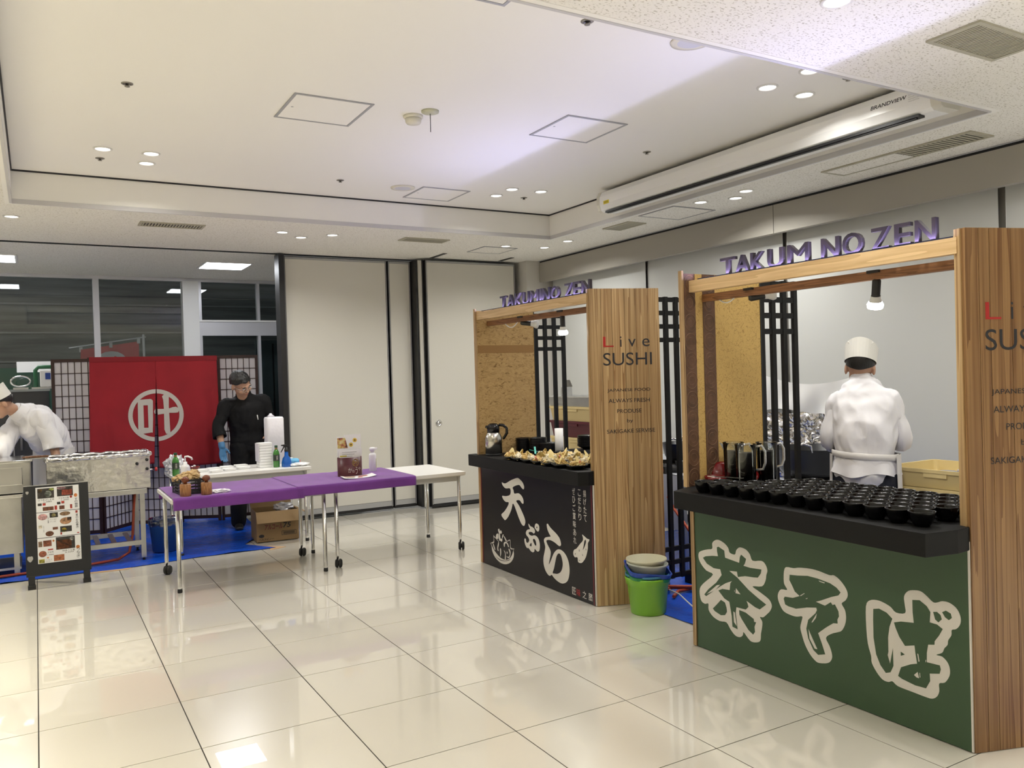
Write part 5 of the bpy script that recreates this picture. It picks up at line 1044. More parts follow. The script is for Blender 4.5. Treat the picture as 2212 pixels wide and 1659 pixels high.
t = thing('steel_pan', 'wide shallow steel pan on top of the crate stack', 'pan', (4.62,3.78,1.2385)); MB().loft([[(p[0],p[1],z) for p in rrect(.60*s,.98*s,.05,5)] for z,s in ((0,.95),(.085,1.0),(.092,1.02),(.085,.985),(.01,.93))],cap=True,smooth=False).build('pan', 'steel', t)
t = thing('tin_can_lid', 'opened square tin standing on the steel pan', 'tin', (4.50,4.18,1.335)); B(-.03,.05,-.04,.04,-.084,.08).build('tin', 'steel', t, bevel=.004); B(-.04,.05,-.004,.0,0,.08).xf(Matrix.Translation((.01,-.03,.08)) @ Matrix.Rotation(-.6,4,'X')).build('lid', 'chrome', t)
dishstack(4.12,3.30,.895,10,.0095,'black dish in the tall stack right of the crates','tall dish stack right of the crates',1.15)
t = thing('side_shelf', 'small black stand holding the tall dish stack', 'stand', (4.0,3.17,0)); B(0,.24,0,.26,.87,.894).build('top', 'black', t)
for lx in (.01,.21):
    for ly in (.01,.23): B(lx,lx+.02,ly,ly+.02,.012,.87).build('leg', 'black', t)
# pots between the booths
def pot(x,y,z,r,h,lab):
    t = thing('iron_pot', lab, 'pot', (x,y,z), .5); MB().lathe([(0,0),(r*.72,0),(r*.85,h*.25),(r,h),(r*1.03,h+.004),(r*.97,h),(r*.82,h*.28),(0,.015)],36,cap=False).build('pot', M('iron_black',(.018,.018,.02),.3,.4), t)
    for s in (-1,1): MB().tube([(s*r*.98,-.05,h-.01),(s*(r+.01),-.045,h+.035),(s*(r+.02),0,h+.05),(s*(r+.01),.045,h+.035),(s*r*.98,.05,h-.01)],.007,8).build('handle', 'chrome', t)
def burner(x,y,z,lab):
    t = thing('gas_burner', lab, 'burner', (x,y,z)); MB().lathe([(.15,0),(.16,.02),(.14,.06),(.12,.06)],24).build('body', 'black_matt', t)
    for k in range(5): a = 2*PI*k/5; MB().bar((.05*math.cos(a),.05*math.sin(a),.075),(.17*math.cos(a),.17*math.sin(a),.075),.014,.03).build('trivet_arm', 'black_matt', t)
    B(-.21,-.13,-.05,.05,.0,.05).build('control_box', 'black_matt', t); B(-.2115,-.2105,-.03,.03,.012,.034).build('flame_window', M('ember_red',(.25,.03,.03),.5), t)
burner(4.48,2.52,.7455,'gas burner under the pot between the booths'); pot(4.48,2.52,.8365,.15,.13,'black iron pot seen between the two booths')
# work table behind the soba booth
worktable(4.42,5.28,-.6,1.95,.70,'covered work table behind the soba booth')
burner(4.72,1.43,.7055,'gas burner under the big pot behind the chef'); pot(4.72,1.43,.7965,.27,.185,'big black iron pot left of the chef in white')
M('sheet_white', (.78,.78,.78), .6)
t = thing('foil_screen', 'crumpled foil screen standing behind the big pot', 'foil', (0,0,0))
MB().grid(lambda u,v: (5.18+.03*noise.noise(Vector((u*9,v*6,0)))+.012*noise.noise(Vector((u*25,v*20,2))), 2.40-.85*u, .706+.48*v+.02*noise.noise(Vector((u*6,1,v)))),60,36).build('sheet', 'foil', t)
tag(link('foil_crumple', crumple(.16,3.7,.8,1.6,.5,.5,4), 'foil', None, (5.06,1.86,.775)), 'heap of crumpled foil beside the big pot', 'foil')
tag(MB().grid(lambda u,v: (5.60-.02*math.sin(u*16+v*3)*v-.012*math.sin(u*33)*v, 2.75-1.15*u, 1.50-.10*math.sin(PI*u)*(1-v)-.34*v+.03*math.sin(u*7)*v),60,30).build('wall_sheet', 'sheet_white', None), 'white protective sheet taped along the wall behind the pot', 'sheet')
crate(4.74,.38,.7065,.50,.66,.115,'crate_cream','lower cream crate on the table right of the chef',.0); crate(4.74,.38,.8225,.50,.66,.11,'crate_cream','upper cream crate with packets right of the chef',.0)
tag(link('soba_pack', crumple(.075,7.1,1.0,1.5,.5,.35), 'film_white', None, (4.76,.28,.905)), 'white packet lying in the upper cream crate', 'packet'); tag(link('soba_pack', crumple(.06,1.9,1.0,1.8,.35,.4), M('pack_grey',(.25,.25,.27),.5), None, (4.72,.45,.885)), 'grey packet lying in the upper cream crate', 'packet')
tag(MB().lathe([(0,0),(.055,0),(.062,.06),(.072,.105),(.068,.105),(.055,.01),(0,.008)],24,cap=False).build('white_basin', 'white_satin', None, (4.55,1.03,.7055)), 'white plastic basin left of the chef', 'basin')
tag(MB().lathe([(.05,0),(.058,.15),(.055,.15),(.048,.004)],20,cap=False).build('clear_cup', pg, None, (5.12,.78,.7055+.0)), 'clear plastic container beside the chef', 'container')
# bucket stack in front of the tempura booth's end panel
t = thing('bucket', 'lime green bucket standing on the floor between the booths', 'bucket', (3.405,1.655,.0)); lg = M('lime', (.21,.50,.035), .32)
MB().lathe([(0,.004),(.104,.004),(.108,0),(.112,.004),(.131,.185),(.140,.19),(.142,.215),(.146,.22),(.146,.235),(.139,.235),(.128,.18),(.106,.012),(0,.012)],36,cap=False).build('pail', lg, t)
def rimtub(z,r,h,mat,lab,tilt=0):
    t = thing('plastic_basin', lab, 'basin', (3.405,1.655,z), 0, 'basins nested in the green bucket'); t.rotation_euler = (0,tilt,-.5)
    MB().lathe([(0,-h+.02),(r*.86,-h+.02),(r*.97,0),(r*1.04,.004),(r*1.04,.016),(r*.98,.016),(r*.84,-h+.03),(0,-h+.03)],36,cap=False).build('tub', mat, t)
rimtub(.238,.138,.15,M('tub_teal',(.05,.22,.36),.35),'teal blue basin nested just inside the green bucket'); 
t = thing('basket_frame', 'square blue basket tilted on top of the green bucket', 'basket', (3.405,1.655,.270), -.5); t.rotation_euler = (.12,.10,-.45)
MB().loft([[(p[0],p[1],z) for p in rrect(.26*s,.26*s,.05,5)] for z,s in ((-.012,1.0),(.018,1.06),(.018,1.0),(-.01,.95))],cap=False,smooth=False).build('rim', M('tub_blue',(.02,.07,.42),.35), t); MB().loft([[(p[0],p[1],z) for p in rrect(.255*s,.255*s,.05,5)] for z,s in ((-.034,1.0),(-.013,1.05),(-.013,1.0),(-.03,.95))],cap=False,smooth=False).build('lower_rim', M('tub_green',(.01,.22,.06),.35), t); MB().prism(rrect(.15,.15,.05,4),-.12,-.114).build('base', 'tub_blue', t)
rimtub(.305,.128,.105,M('tub_clear',(.55,.58,.52),.3),'pale clear basin in the blue basket',.06)
t = thing('colander', 'cream plastic colander on top of the nested buckets', 'colander', (3.395,1.65,.322)); cc = M('colander_cream', (.58,.57,.42), .4)
MB().lathe([(0,-.082),(.085,-.082),(.120,.012),(.130,.016),(.130,.028),(.124,.028),(.09,-.072),(0,-.076)],36,cap=False).build('bowl', cc, t)
sl = MB().bar((0,-.07,-.0735),(0,.07,-.0735),.004,.003).mesh('rib'); sl.materials.append(M('colander_light',(.75,.74,.62),.4))
for k in range(9): link('rib', sl, None, t, (-.048+.012*k,0,0))
for k in range(3): tag(MB().tube([(3.7+.12*i,1.75+.3*k*.2+.10*math.sin(i*1.1+k),.03+.012*k) for i in range(8)],.011,8).build('gas_hose', 'hose_orange'), ('first orange gas hose on the tarp between the booths','second orange gas hose on the tarp between the booths','third orange gas hose on the tarp between the booths')[k], 'hose', 'gas hoses between the booths')
tag(MB().tube([(4.35,2.6,.62),(4.2,2.3,.5),(4.22,2.1,.3),(4.3,1.95,.04)],.011,8).build('gas_hose','hose_orange'), 'orange gas hose hanging from the burner table', 'hose')
tag(MB().tube([(3.62,1.70,.10),(3.60,1.58,.10),(3.56,1.40,.06),(3.5,1.22,.03)],.0045,6).build('extension_cable', 'white_satin'), 'grey power cord running from the bucket to the soba booth', 'cord')
# ================================================================== PEOPLE
def chain(mb, pts, hint=(1,0,0), n=18, sub=4):
    """tapering limb: pts (x,y,z,ra,rb); ra along `hint`, rb across; smoothed, with round ends"""
    P_ = [Vector(p[:3]) for p in pts]; R_ = [(p[3], p[4] if len(p) > 4 else p[3]) for p in pts]; Q = []; m = len(P_)
    for i in range(m-1):
        a, b, c, d = P_[max(0,i-1)], P_[i], P_[i+1], P_[min(m-1,i+2)]
        for j in range(sub):
            t = j/sub; t2, t3 = t*t, t*t*t
            q = .5*(2*b+(c-a)*t+(2*a-5*b+4*c-d)*t2+(3*b-a-3*c+d)*t3); s = t*t*(3-2*t)
            Q.append((q, R_[i][0]*(1-s)+R_[i+1][0]*s, R_[i][1]*(1-s)+R_[i+1][1]*s))
    Q.append((P_[-1], *R_[-1])); rings = []
    def ring(c, d, ra, rb):
        h = Vector(hint); x = (h-d*h.dot(d)); x = x.normalized() if x.length > 1e-3 else d.orthogonal().normalized(); y = d.cross(x)
        return [c + x*math.cos(2*PI*k/n)*ra + y*math.sin(2*PI*k/n)*rb for k in range(n)]
    k = len(Q)
    for i,(c,ra,rb) in enumerate(Q):
        d = (Q[min(k-1,i+1)][0]-Q[max(0,i-1)][0]).normalized()
        if i == 0:
            for f,e in ((.35,.94),(.75,.66)): rings.insert(0, ring(c-d*min(ra,rb)*f, d, ra*e, rb*e))
        rings.append(ring(c,d,ra,rb))
        if i == k-1:
            for f,e in ((.35,.94),(.75,.66)): rings.append(ring(c+d*min(ra,rb)*f, d, ra*e, rb*e))
    mb.loft(rings); return mb
def ball(mb, c, r, rot=None, n=16):
    """ellipsoid at c with radii r=(rx,ry,rz)"""
    prof = [(math.sin(PI*i/n), -math.cos(PI*i/n)) for i in range(n+1)]; s = len(mb.v); mb.lathe([(max(1e-4,a),b) for a,b in prof], n*2, cap=True)
    m = Matrix.Translation(c) @ (rot.to_4x4() if rot else Matrix.Identity(4)) @ Matrix.Diagonal((*r,1)); mb.xf(m, s); return mb
def skin(mb, name, voxel, mat, parent=None, it=4, wrinkle=0, wscale=9, seed=0, stretch=(1,1,.35)):
    me = mb.mesh(name); me = bake(me, [('REMESH',dict(mode='VOXEL',voxel_size=voxel,use_smooth_shade=True)),('SMOOTH',dict(factor=.5,iterations=it))], name)
    if wrinkle:
        nn = [v.normal.copy() for v in me.vertices]
        for v, nv in zip(me.vertices, nn):
            p = Vector((v.co.x*stretch[0],v.co.y*stretch[1],v.co.z*stretch[2]))*wscale+Vector((seed,0,0))
            k = noise.noise(p+Vector((v.co.z*2,0,v.co.x*3))) ; k2 = noise.noise(p*2.3+Vector((5,seed,0)))
            q = Vector((v.co.x+v.co.y*.6-v.co.z*.35, v.co.y*.3, (v.co.z+v.co.x*.5-v.co.y*.5)*.45))*wscale*3.2+Vector((seed*2,3,0)); k3 = 1-abs(noise.noise(q))*2.4
            v.co += nv*wrinkle*((1-abs(k)*2.2)*.6+k2*.5+k3*.28)
        me.update()
    return link(name, me, mat, parent)
M('skin_tone', (.47,.27,.18), .5, sss=.06); M('hair_black', (.008,.007,.007), .45, bump=(120,.3), stretch=(1,1,.2)); M('chef_white', (.80,.79,.82), .75, bump=(30,.05)); M('cap_white', (.80,.79,.74), .7); M('uniform_black', (.0045,.0045,.0055), .75, bump=(40,.08), spec=.25); M('navy_cloth', (.010,.012,.022), .75); M('glove_blue', (.06,.19,.38), .45); M('eye_dark', (.01,.008,.008), .2); M('eye_white', (.7,.68,.64), .3); M('lip', (.36,.13,.10), .5); M('apron_white', (.74,.72,.70), .75); M('shoe_black', (.01,.01,.01), .4); M('undershirt', (.19,.05,.04), .7)
def head_parts(mb, c, fwd, up, s=1.0):
    """skull, jaw, nose, ears round centre c facing fwd"""
    f = Vector(fwd).normalized(); u = (Vector(up)-f*Vector(up).dot(f)).normalized(); r = f.cross(u)
    R = Matrix(((r.x,f.x,u.x),(r.y,f.y,u.y),(r.z,f.z,u.z))); c = Vector(c)
    def L(x,y,z): return c + R @ Vector((x*s,y*s,z*s))
    ball(mb, L(0,-.012,.028), (.075*s,.094*s,.085*s), R); ball(mb, L(0,.022,-.035), (.062*s,.068*s,.075*s), R); ball(mb, L(0,.055,-.085), (.034*s,.030*s,.028*s), R)
    ball(mb, L(0,.088,-.012), (.012*s,.016*s,.030*s), R); ball(mb, L(0,.098,-.030), (.016*s,.014*s,.012*s), R); ball(mb, L(0,.082,-.062), (.024*s,.012*s,.009*s), R); ball(mb, L(0,.076,.022), (.050*s,.018*s,.012*s), R)
    for q in (-1,1): ball(mb, L(q*.040,.066,-.032), (.024*s,.022*s,.026*s), R); ball(mb, L(q*.078,-.008,-.012), (.010*s,.020*s,.032*s), R)
    return L, R
def face(par, L, R, s=1.0, brows=True):
    for q in (-1,1):
        o = ball(MB(), L(q*.031,.079,.002), (.015*s,.008*s,.0065*s), R).build('eye', 'eye_white', par); ball(MB(), L(q*.031,.0855,.001), (.0065*s,.004*s,.006*s), R).build('iris', 'eye_dark', o)
        if brows: ball(MB(), L(q*.032,.089,.024), (.021*s,.006*s,.004*s), R).build('eyebrow', 'hair_black', par)
    ball(MB(), L(0,.0915,-.062), (.022*s,.006*s,.0055*s), R).build('lips', 'lip', par)
def sleeve(par, pts, hint, mat, seed=0.0, n=32, sub=5):
    """open cloth sleeve with a straight cuff"""
    P_ = [Vector(p[:3]) for p in pts]; m = len(P_); rings = []
    Q = []
    for i in range(m-1):
        a, b, c, d = P_[max(0,i-1)], P_[i], P_[i+1], P_[min(m-1,i+2)]
        for j in range(sub):
            t = j/sub; t2, t3 = t*t, t*t*t
            Q.append((.5*(2*b+(c-a)*t+(2*a-5*b+4*c-d)*t2+(3*b-a-3*c+d)*t3), pts[i][3]*(1-t)+pts[i+1][3]*t, pts[i][4]*(1-t)+pts[i+1][4]*t))
    Q.append((P_[-1], pts[-1][3], pts[-1][4])); k = len(Q)
    for i,(c,ra,rb) in enumerate(Q):
        d = (Q[min(k-1,i+1)][0]-Q[max(0,i-1)][0]).normalized(); h = Vector(hint); x = (h-d*h.dot(d)).normalized(); y = d.cross(x)
        rings.append([c+(x*math.cos(2*PI*q/n)*ra+y*math.sin(2*PI*q/n)*rb)*(1+.10*noise.noise(Vector((math.cos(2*PI*q/n)*1.6+seed,math.sin(2*PI*q/n)*1.6,i*.35)))+.05*noise.noise(Vector((math.cos(2*PI*q/n)*4,math.sin(2*PI*q/n)*4+seed,i*.9)))) for q in range(n)])
    cen = Q[-1][0]; d = (Q[-1][0]-Q[-2][0]).normalized()
    rings.append([cen+(p-cen)*.93 for p in rings[-1]]); rings.append([p-d*.05 for p in rings[-1]])
    return MB().loft(rings, cap=False).build('sleeve', mat, par)
def hand(mb, wrist, direction, palm_n, s=1.0, curl=.5, side=1):
    """palm and five separate bent fingers from the wrist"""
    d = Vector(direction).normalized(); n = Vector(palm_n); n = (n-d*n.dot(d)).normalized(); r = d.cross(n)*side; w = Vector(wrist)
    chain(mb, [(*(w),.024*s,.019*s),(*(w+d*.03*s),.030*s,.017*s),(*(w+d*.075*s),.040*s,.014*s),(*(w+d*.092*s),.038*s,.013*s)], tuple(r), 14, 3)
    for k,(o,l) in enumerate(((-.031,.070),(-.0105,.080),(.0105,.075),(.031,.058))):
        b = w+d*.088*s+r*o*s; a1 = d*math.cos(curl*.5)+n*math.sin(curl*.5); a2 = d*math.cos(curl*1.2)+n*math.sin(curl*1.2); a3 = d*math.cos(curl*1.8)+n*math.sin(curl*1.8)
        p1 = b+a1*l*.45*s; p2 = p1+a2*l*.32*s; p3 = p2+a3*l*.25*s
        chain(mb, [(*(b-d*.012*s),.0085*s),(*p1,.0082*s),(*p2,.0075*s),(*p3,.0062*s)], tuple(r), 10, 2)
    tb = w+d*.028*s-r*.030*s; t1 = tb+(d*.6-r*.65+n*.3).normalized()*.035*s; t2 = t1+(d*.9-r*.2+n*.35).normalized()*.032*s
    chain(mb, [(*(w+d*.02*s-r*.014*s),.014*s),(*tb,.0125*s),(*t1,.0105*s),(*t2,.008*s)], tuple(r), 10, 2)
def legs(mb, hips, knees, ankles, k=1.0, r0=.085, r1=.058, r2=.048):
    for h,kn,an in zip(hips,knees,ankles): chain(mb, [(*h,r0*k),(*[(a*.5+b*.5) for a,b in zip(h,kn)],r0*.86*k),(*kn,r1*k),(*[(a*.45+b*.55) for a,b in zip(kn,an)],r1*.95*k),(*an,r2*k)])
def shoes(par, ankles, fwd, mat='shoe_black'):
    f = Vector(fwd).normalized()
    for a in ankles:
        mb = MB(); b = Vector((a[0],a[1],0)); chain(mb, [(*(b-f*.06+Vector((0,0,.035))),.036,.034),(*(b+Vector((0,0,.045))),.040,.042),(*(b+f*.09+Vector((0,0,.032))),.045,.028),(*(b+f*.16+Vector((0,0,.024))),.038,.02)], (f.y,-f.x,0), 14, 3)
        mb.v = [(v[0],v[1],max(.007,v[2])) for v in mb.v]; mb.build('shoe', mat, par)
def dome(mb, L, R, s, fn, nu=28, nv=12, top=0.0):
    """shell over the skull: fn(azimuth)->lower polar angle"""
    def g_(u,v):
        az = 2*PI*u; th = top+(fn(az)-top)*v; x = math.sin(th)*math.sin(az); y = math.sin(th)*math.cos(az); z = math.cos(th)
        return L(x*.083, y*.104-.012, z*.094+.028)
    return mb.grid(g_, nu, nv)
# ---------------- chef in white, back to the viewer, in the soba booth
c0 = (4.345,.69,1.53); fw_ = (.93,.02,-.36)
mb = MB(); L, R = head_parts(mb, c0, fw_, (.36,-.06,.93), 1.1)
chain(mb, [(4.31,.685,1.36,.055,.055),(4.33,.69,1.43,.052,.050),(4.345,.69,1.48,.056,.054)], (0,1,0))
chain(mb, [(4.22,.665,.90,.15,.10),(4.24,.665,1.10,.14,.095),(4.29,.67,1.30,.155,.09),(4.31,.68,1.39,.08,.06)], (0,1,0))
ARML = [(4.28,.825,1.325),(4.27,.885,1.12),(4.50,.80,1.03)]; ARMR = [(4.29,.52,1.325),(4.31,.445,1.12),(4.53,.50,1.06)]
for A in (ARML,ARMR): chain(mb, [(*A[0],.052),(*[(a+b)/2 for a,b in zip(A[0],A[1])],.046),(*A[1],.041),(*[(a+b)/2 for a,b in zip(A[1],A[2])],.037),(*A[2],.027)], (0,1,0))
hand(mb, ARML[2], (.8,-.3,-.25), (0,-.2,-1), 1, .7, 1); hand(mb, ARMR[2], (.8,.3,-.25), (0,.2,-1), 1, .7, -1)
HIP = [(4.22,.57,.88),(4.22,.76,.88)]; KNE = [(4.235,.57,.48),(4.235,.77,.48)]; ANK = [(4.20,.56,.08),(4.20,.78,.08)]
legs(mb, HIP, KNE, ANK)
man = skin(mb, 'person', .0065, 'skin_tone', None, 3); tag(man, 'chef in white jacket and cap seen from behind in the soba booth', 'person')
face(man, L, R)
mb = MB(); chain(mb, [(4.22,.665,.92,.188,.135),(4.215,.665,1.02,.172,.122),(4.23,.665,1.14,.188,.14),(4.265,.67,1.27,.200,.135),(4.285,.675,1.35,.185,.105),(4.305,.68,1.41,.115,.075),(4.325,.687,1.45,.070,.062)], (0,1,0), 26)
for A,sg in ((ARML,1),(ARMR,-1)): chain(mb, [(A[0][0],A[0][1]-.06*sg,A[0][2]+.005,.07,.065),(*A[0],.068,.066),(*[(a*.6+b*.4) for a,b in zip(A[0],A[1])],.058,.062)], (0,1,0))
for A,sd in ((ARML,1.0),(ARMR,4.0)): sleeve(man, [(*[(a*.95+b*.05) for a,b in zip(A[0],A[1])],.066,.068),(*[(a*.5+b*.5) for a,b in zip(A[0],A[1])],.064,.070),(*A[1],.062,.074),(*[(a*.72+b*.28) for a,b in zip(A[1],A[2])],.066,.072)], (0,1,0), 'chef_white', sd)
skin(mb, 'jacket', .010, 'chef_white', man, 2, .020, 6, 2.0, (1,1,.5))
# jacket skirt hem, flaring and rippled
MB().grid(lambda u,v: (4.222+(.134+.03*v+.010*math.sin(u*44)*v)*math.cos(2*PI*u), .665+(.188+.022*v+.010*math.sin(u*44)*v)*math.sin(2*PI*u), 1.02-.105*v+.012*math.sin(u*25)*v),80,8).build('jacket_hem', 'chef_white', man)
MB().loft([[(4.218+(.142+e)*math.cos(2*PI*k/40),.665+(.196+e)*math.sin(2*PI*k/40),z+.012*math.sin(2*PI*k/40)) for k in range(40)] for z,e in ((1.005,.0),(1.01,.006),(1.038,.006),(1.043,0))],cap=False).build('apron_tie', 'apron_white', man)
MB().grid(lambda u,v: (4.225+(.152+.02*v)*math.cos(-2.05+4.1*u), .665+(.214+.015*v)*math.sin(-2.05+4.1*u), 1.03-.62*v),40,10).build('apron', 'apron_white', man)
mb = MB(); chain(mb, [(4.325,.687,1.425,.072,.066),(4.34,.69,1.462,.066,.062)], (0,1,0)); 
MB().loft([[(4.322+.02*z_+(.062+e)*math.cos(2*PI*k/30),.687+(.066+e)*math.sin(2*PI*k/30),1.435+.055*z_+.014*math.cos(2*PI*k/30+PI)) for k in range(30)] for z_,e in ((0,.012),(1,0),(1,-.004),(0,.004))],cap=False).build('collar', 'chef_white', man)
mb = MB(); legs(mb, HIP, KNE, [(a[0],a[1],.075) for a in ANK], 1.0,.112,.085,.075); chain(mb, [(4.22,.665,.96,.178,.118),(4.22,.665,.86,.185,.125)], (0,1,0)); skin(mb, 'trousers', .012, 'navy_cloth', man, 3, .006, 7, 1.0); shoes(man, ANK, (1,0,0))
hr = MB(); dome(hr, L, R, 1, lambda az: 1.05+1.35*(1-math.cos(az))/2, top=.8); o = hr.build('hair', 'hair_black', man)
def cap_fold(par, L, z0=.062, z1=.125, r=(.090,.108)):
    """folded wagashi chef's cap: band with a pinched flat crown"""
    n = 36; rings = []
    for z,k in ((z0,1.0),(z1*.5+z0*.5,1.03),(z1,1.06),(z1,1.03)): rings.append([L(r[0]*k*math.sin(2*PI*i/n), -.012+r[1]*k*math.cos(2*PI*i/n), z+.010*math.cos(4*PI*i/n)*(1 if z > z0 else .2)+(.012 if z == z0 else 0)*math.cos(2*PI*i/n)) for i in range(n)])
    rings.append([L(r[0]*.6*math.sin(2*PI*i/n), -.012+r[1]*.6*math.cos(2*PI*i/n), z1-.006) for i in range(n)]); rings.append([L(.002*math.sin(2*PI*i/n), -.012+.002*math.cos(2*PI*i/n), z1-.002) for i in range(n)])
    o = MB().loft(rings, cap=False, smooth=False).build('cap', 'cap_white', par)
    MB().add([L(-.075,-.092,z1-.004),L(0,-.123,z0+.012),L(.075,-.092,z1-.004),L(0,-.121,z1+.004)],[(0,1,3),(1,2,3)]).build('cap_fold', 'cap_white', o)
cap_fold(man, L, .030, .122)
_p = Vector((4.26,.675,0)); man.matrix_basis = Matrix.Translation(_p) @ Matrix.Rotation(math.radians(33),4,'Z') @ Matrix.Diagonal((1,.9,1,1)) @ Matrix.Translation(-_p)
# ---------------- man in black behind the back table
c0 = (1.885,6.345,1.535); fw_ = (.50,-.72,-.52)
mb = MB(); L, R = head_parts(mb, c0, fw_, (-.20,-.30,.9), 1.14)
chain(mb, [(1.935,6.47,1.33,.060,.058),(1.92,6.43,1.40,.054,.054),(1.90,6.39,1.46,.058,.058)], (1,0,0))
chain(mb, [(1.98,6.52,.90,.15,.10),(1.97,6.51,1.08,.14,.095),(1.95,6.48,1.27,.16,.09),(1.94,6.47,1.36,.09,.06)], (1,0,0))
ARML = [(1.755,6.46,1.31),(1.665,6.44,1.10),(1.68,6.36,.90)]; ARMR = [(2.145,6.49,1.335),(2.225,6.50,1.10),(2.13,6.32,.96)]
for A in (ARML,ARMR): chain(mb, [(*A[0],.052),(*[(a+b)/2 for a,b in zip(A[0],A[1])],.046),(*A[1],.040),(*[(a+b)/2 for a,b in zip(A[1],A[2])],.037),(*A[2],.027)], (1,0,0))
HIP = [(1.90,6.52,.87),(2.07,6.52,.87)]; KNE = [(1.88,6.50,.48),(2.08,6.51,.48)]; ANK = [(1.86,6.54,.08),(2.10,6.54,.08)]
legs(mb, HIP, KNE, ANK)
hand(mb, ARMR[2], (-.2,-.7,-.5), (-.8,0,-.3), 1, .7, 1)
man = skin(mb, 'person', .0065, 'skin_tone', None, 3); tag(man, 'man in black uniform with glasses and blue glove behind the table', 'person')
face(man, L, R)
g_ = MB(); hand(g_, ARML[2], (.06,-.12,-1), (.3,-.9,0), 1.06, .35, 1); chain(g_, [(1.679,6.368,.925,.034,.032),(1.681,6.358,.895,.034,.030)],(1,0,0)); skin(g_, 'glove', .0055, 'glove_blue', man, 2)
mb = MB(); chain(mb, [(1.985,6.52,.93,.185,.125),(1.98,6.52,1.02,.178,.120),(1.965,6.50,1.14,.19,.13),(1.95,6.48,1.28,.205,.125),(1.945,6.475,1.355,.16,.085),(1.935,6.465,1.42,.075,.068)], (1,0,0), 26)
for A,sg in ((ARML,-1),(ARMR,1)): chain(mb, [(A[0][0]-.05*sg,A[0][1],A[0][2]+.01,.075,.07),(*A[0],.075,.075),(*[(a*.6+b*.4) for a,b in zip(A[0],A[1])],.060,.064)], (1,0,0))
for A,sd in ((ARML,2.0),(ARMR,6.0)): sleeve(man, [(*[(a*.95+b*.05) for a,b in zip(A[0],A[1])],.070,.072),(*[(a*.5+b*.5) for a,b in zip(A[0],A[1])],.062,.068),(*A[1],.060,.066),(*[(a*.45+b*.55) for a,b in zip(A[1],A[2])],.070,.072)], (1,0,0), 'uniform_black', sd)
skin(mb, 'jacket', .010, 'uniform_black', man, 2, .012, 7, 4.0, (1,1,.6))
MB().loft([[(1.93+(.064+e)*math.cos(2*PI*k/30),6.455+(.060+e)*math.sin(2*PI*k/30),1.405+.045*z_+.018*math.sin(2*PI*k/30)) for k in range(30)] for z_,e in ((0,.012),(1,0),(1,-.004),(0,.004))],cap=False).build('collar', 'uniform_black', man)
mb = MB(); legs(mb, HIP, KNE, [(a[0],a[1],.075) for a in ANK], 1.0,.112,.085,.075); chain(mb, [(1.985,6.52,.97,.172,.118),(1.985,6.52,.87,.18,.12)], (1,0,0)); skin(mb, 'trousers', .012, 'uniform_black', man, 3, .006, 7, 1.0); shoes(man, ANK, (-.15,-1,0))
hr = MB(); dome(hr, L, R, 1.0, lambda az: 1.13+1.05*(1-math.cos(az))/2+.06*math.sin(7*az), nu=48, nv=18)
for v_ in range(len(hr.v)): 
    p = Vector(hr.v[v_]); hr.v[v_] = tuple(p+(p-Vector(c0)).normalized()*(.004+.008*noise.noise(p*34)))
hr.build('hair', 'hair_black', man)
gl = MB()
for q in (-1,1): gl.tube([L(q*.033+.022*math.cos(a),.098,-.002+.016*math.sin(a)) for a in [2*PI*i/20 for i in range(20)]],.0018,6,True); gl.tube([L(q*.055,.096,.002),L(q*.080,.03,.004),L(q*.084,-.01,.0)],.0016,6)
gl.tube([L(-.011,.099,.002),L(.011,.099,.002)],.0016,6); gl.build('glasses', 'chrome', man)
MB().tube([(2.045,6.345,1.205),(2.05,6.335,1.155)],.005,8).build('pen', 'white_satin', man)
# ---------------- cook in white bending at the grill
c0 = (-.235,6.02,1.425); fw_ = (-.80,-.25,-.55)
mb = MB(); L, R = head_parts(mb, c0, fw_, (-.45,-.1,.85))
chain(mb, [(-.06,6.13,1.30,.060,.060),(-.12,6.09,1.345,.054,.054),(-.175,6.055,1.385,.056,.056)], (0,1,0))
chain(mb, [(.17,6.32,.90,.14,.11),(.13,6.27,1.05,.14,.11),(.04,6.20,1.20,.155,.105),(-.02,6.16,1.30,.10,.08)], (.4,.9,0))
ARMN = [(.075,6.04,1.27),(.155,6.0,1.05),(.185,5.93,.90)]; ARMF = [(-.13,6.26,1.22),(-.24,6.06,1.05),(-.30,5.85,.98)]
for A in (ARMN,ARMF): chain(mb, [(*A[0],.052),(*[(a+b)/2 for a,b in zip(A[0],A[1])],.047),(*A[1],.042),(*[(a+b)/2 for a,b in zip(A[1],A[2])],.038),(*A[2],.028)], (1,0,0))
hand(mb, ARMN[2], (.1,-.4,-.7), (-.6,.2,-.6), 1, .7, 1); hand(mb, ARMF[2], (-.3,-.8,-.2), (.2,0,-1), 1, .7, -1)
HIP = [(.10,6.38,.87),(.24,6.34,.87)]; KNE = [(.08,6.33,.47),(.24,6.28,.47)]; ANK = [(.08,6.38,.08),(.25,6.34,.08)]
legs(mb, HIP, KNE, ANK)
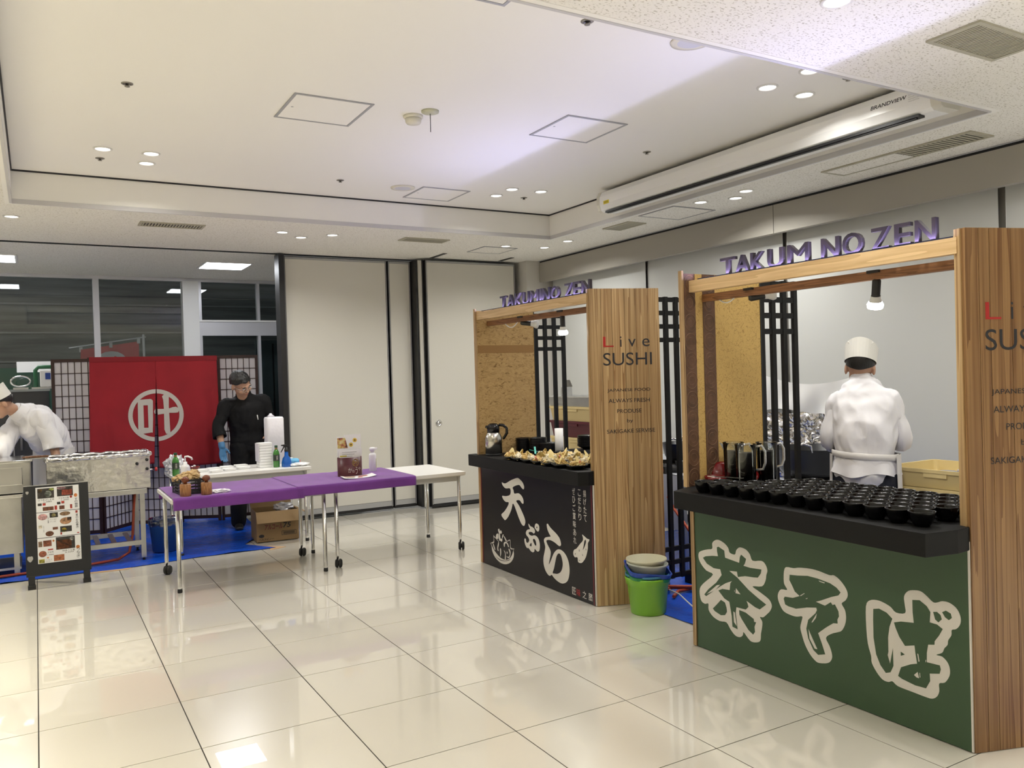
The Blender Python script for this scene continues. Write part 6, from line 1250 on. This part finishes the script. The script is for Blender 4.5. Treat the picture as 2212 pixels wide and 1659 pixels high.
man = skin(mb, 'person', .0065, 'skin_tone', None, 3); tag(man, 'cook in white jacket bending over the grill at the left edge', 'person')
face(man, L, R)
mb = MB(); chain(mb, [(.175,6.34,.90,.165,.150),(.165,6.31,.98,.165,.145),(.11,6.25,1.12,.19,.155),(.03,6.19,1.24,.195,.14),(-.03,6.15,1.31,.13,.095),(-.085,6.115,1.34,.085,.075)], (.45,.9,0), 26)
chain(mb, [(.05,6.08,1.285,.08,.08),(*ARMN[0],.088,.088),(.105,6.03,1.19,.078,.078)], (1,0,0)); sleeve(man, [(.078,6.038,1.265,.086,.086),(.115,6.02,1.16,.082,.084),(.152,6.0,1.06,.080,.082),(.162,5.985,.995,.084,.084)], (1,0,0), 'chef_white', 8.0); chain(mb, [(-.08,6.22,1.26,.08,.08),(*ARMF[0],.082,.082),(-.19,6.16,1.13,.08,.08),(*ARMF[1],.080,.080),(-.27,5.98,1.00,.085,.085)], (1,0,0))
skin(mb, 'jacket', .010, 'chef_white', man, 2, .020, 6, 7.0, (1,1,.6))
MB().loft([[Vector((-.075,6.115,1.325))+Vector((-.055,-.04,.042))*z_+Vector((.6,.15,.75)).normalized()*(.075+e)*math.cos(2*PI*k/30)+Vector((.35,-.93,0))*(.080+e)*math.sin(2*PI*k/30) for k in range(30)] for z_,e in ((0,.012),(1,-.004),(1,-.010),(0,.004))],cap=False).build('collar', 'chef_white', man)
mb = MB(); legs(mb, HIP, KNE, [(a[0],a[1],.075) for a in ANK], 1.0,.112,.085,.075); chain(mb, [(.17,6.36,.95,.165,.14),(.17,6.36,.87,.165,.14)], (.4,.9,0)); skin(mb, 'trousers', .012, 'navy_cloth', man, 3, .006, 7, 1.0); shoes(man, ANK, (-.5,-.85,0))
MB().grid(lambda u,v: (.165+(.175+.012*v)*math.cos(-2.9+3.6*u), 6.335+(.165+.01*v)*math.sin(-2.9+3.6*u), .99-.55*v),36,10).build('apron', 'apron_white', man)
hr = MB(); dome(hr, L, R, 1, lambda az: 1.05+1.35*(1-math.cos(az))/2, top=.8); hr.build('hair', 'hair_black', man)
cap_fold(man, L, .040, .135)
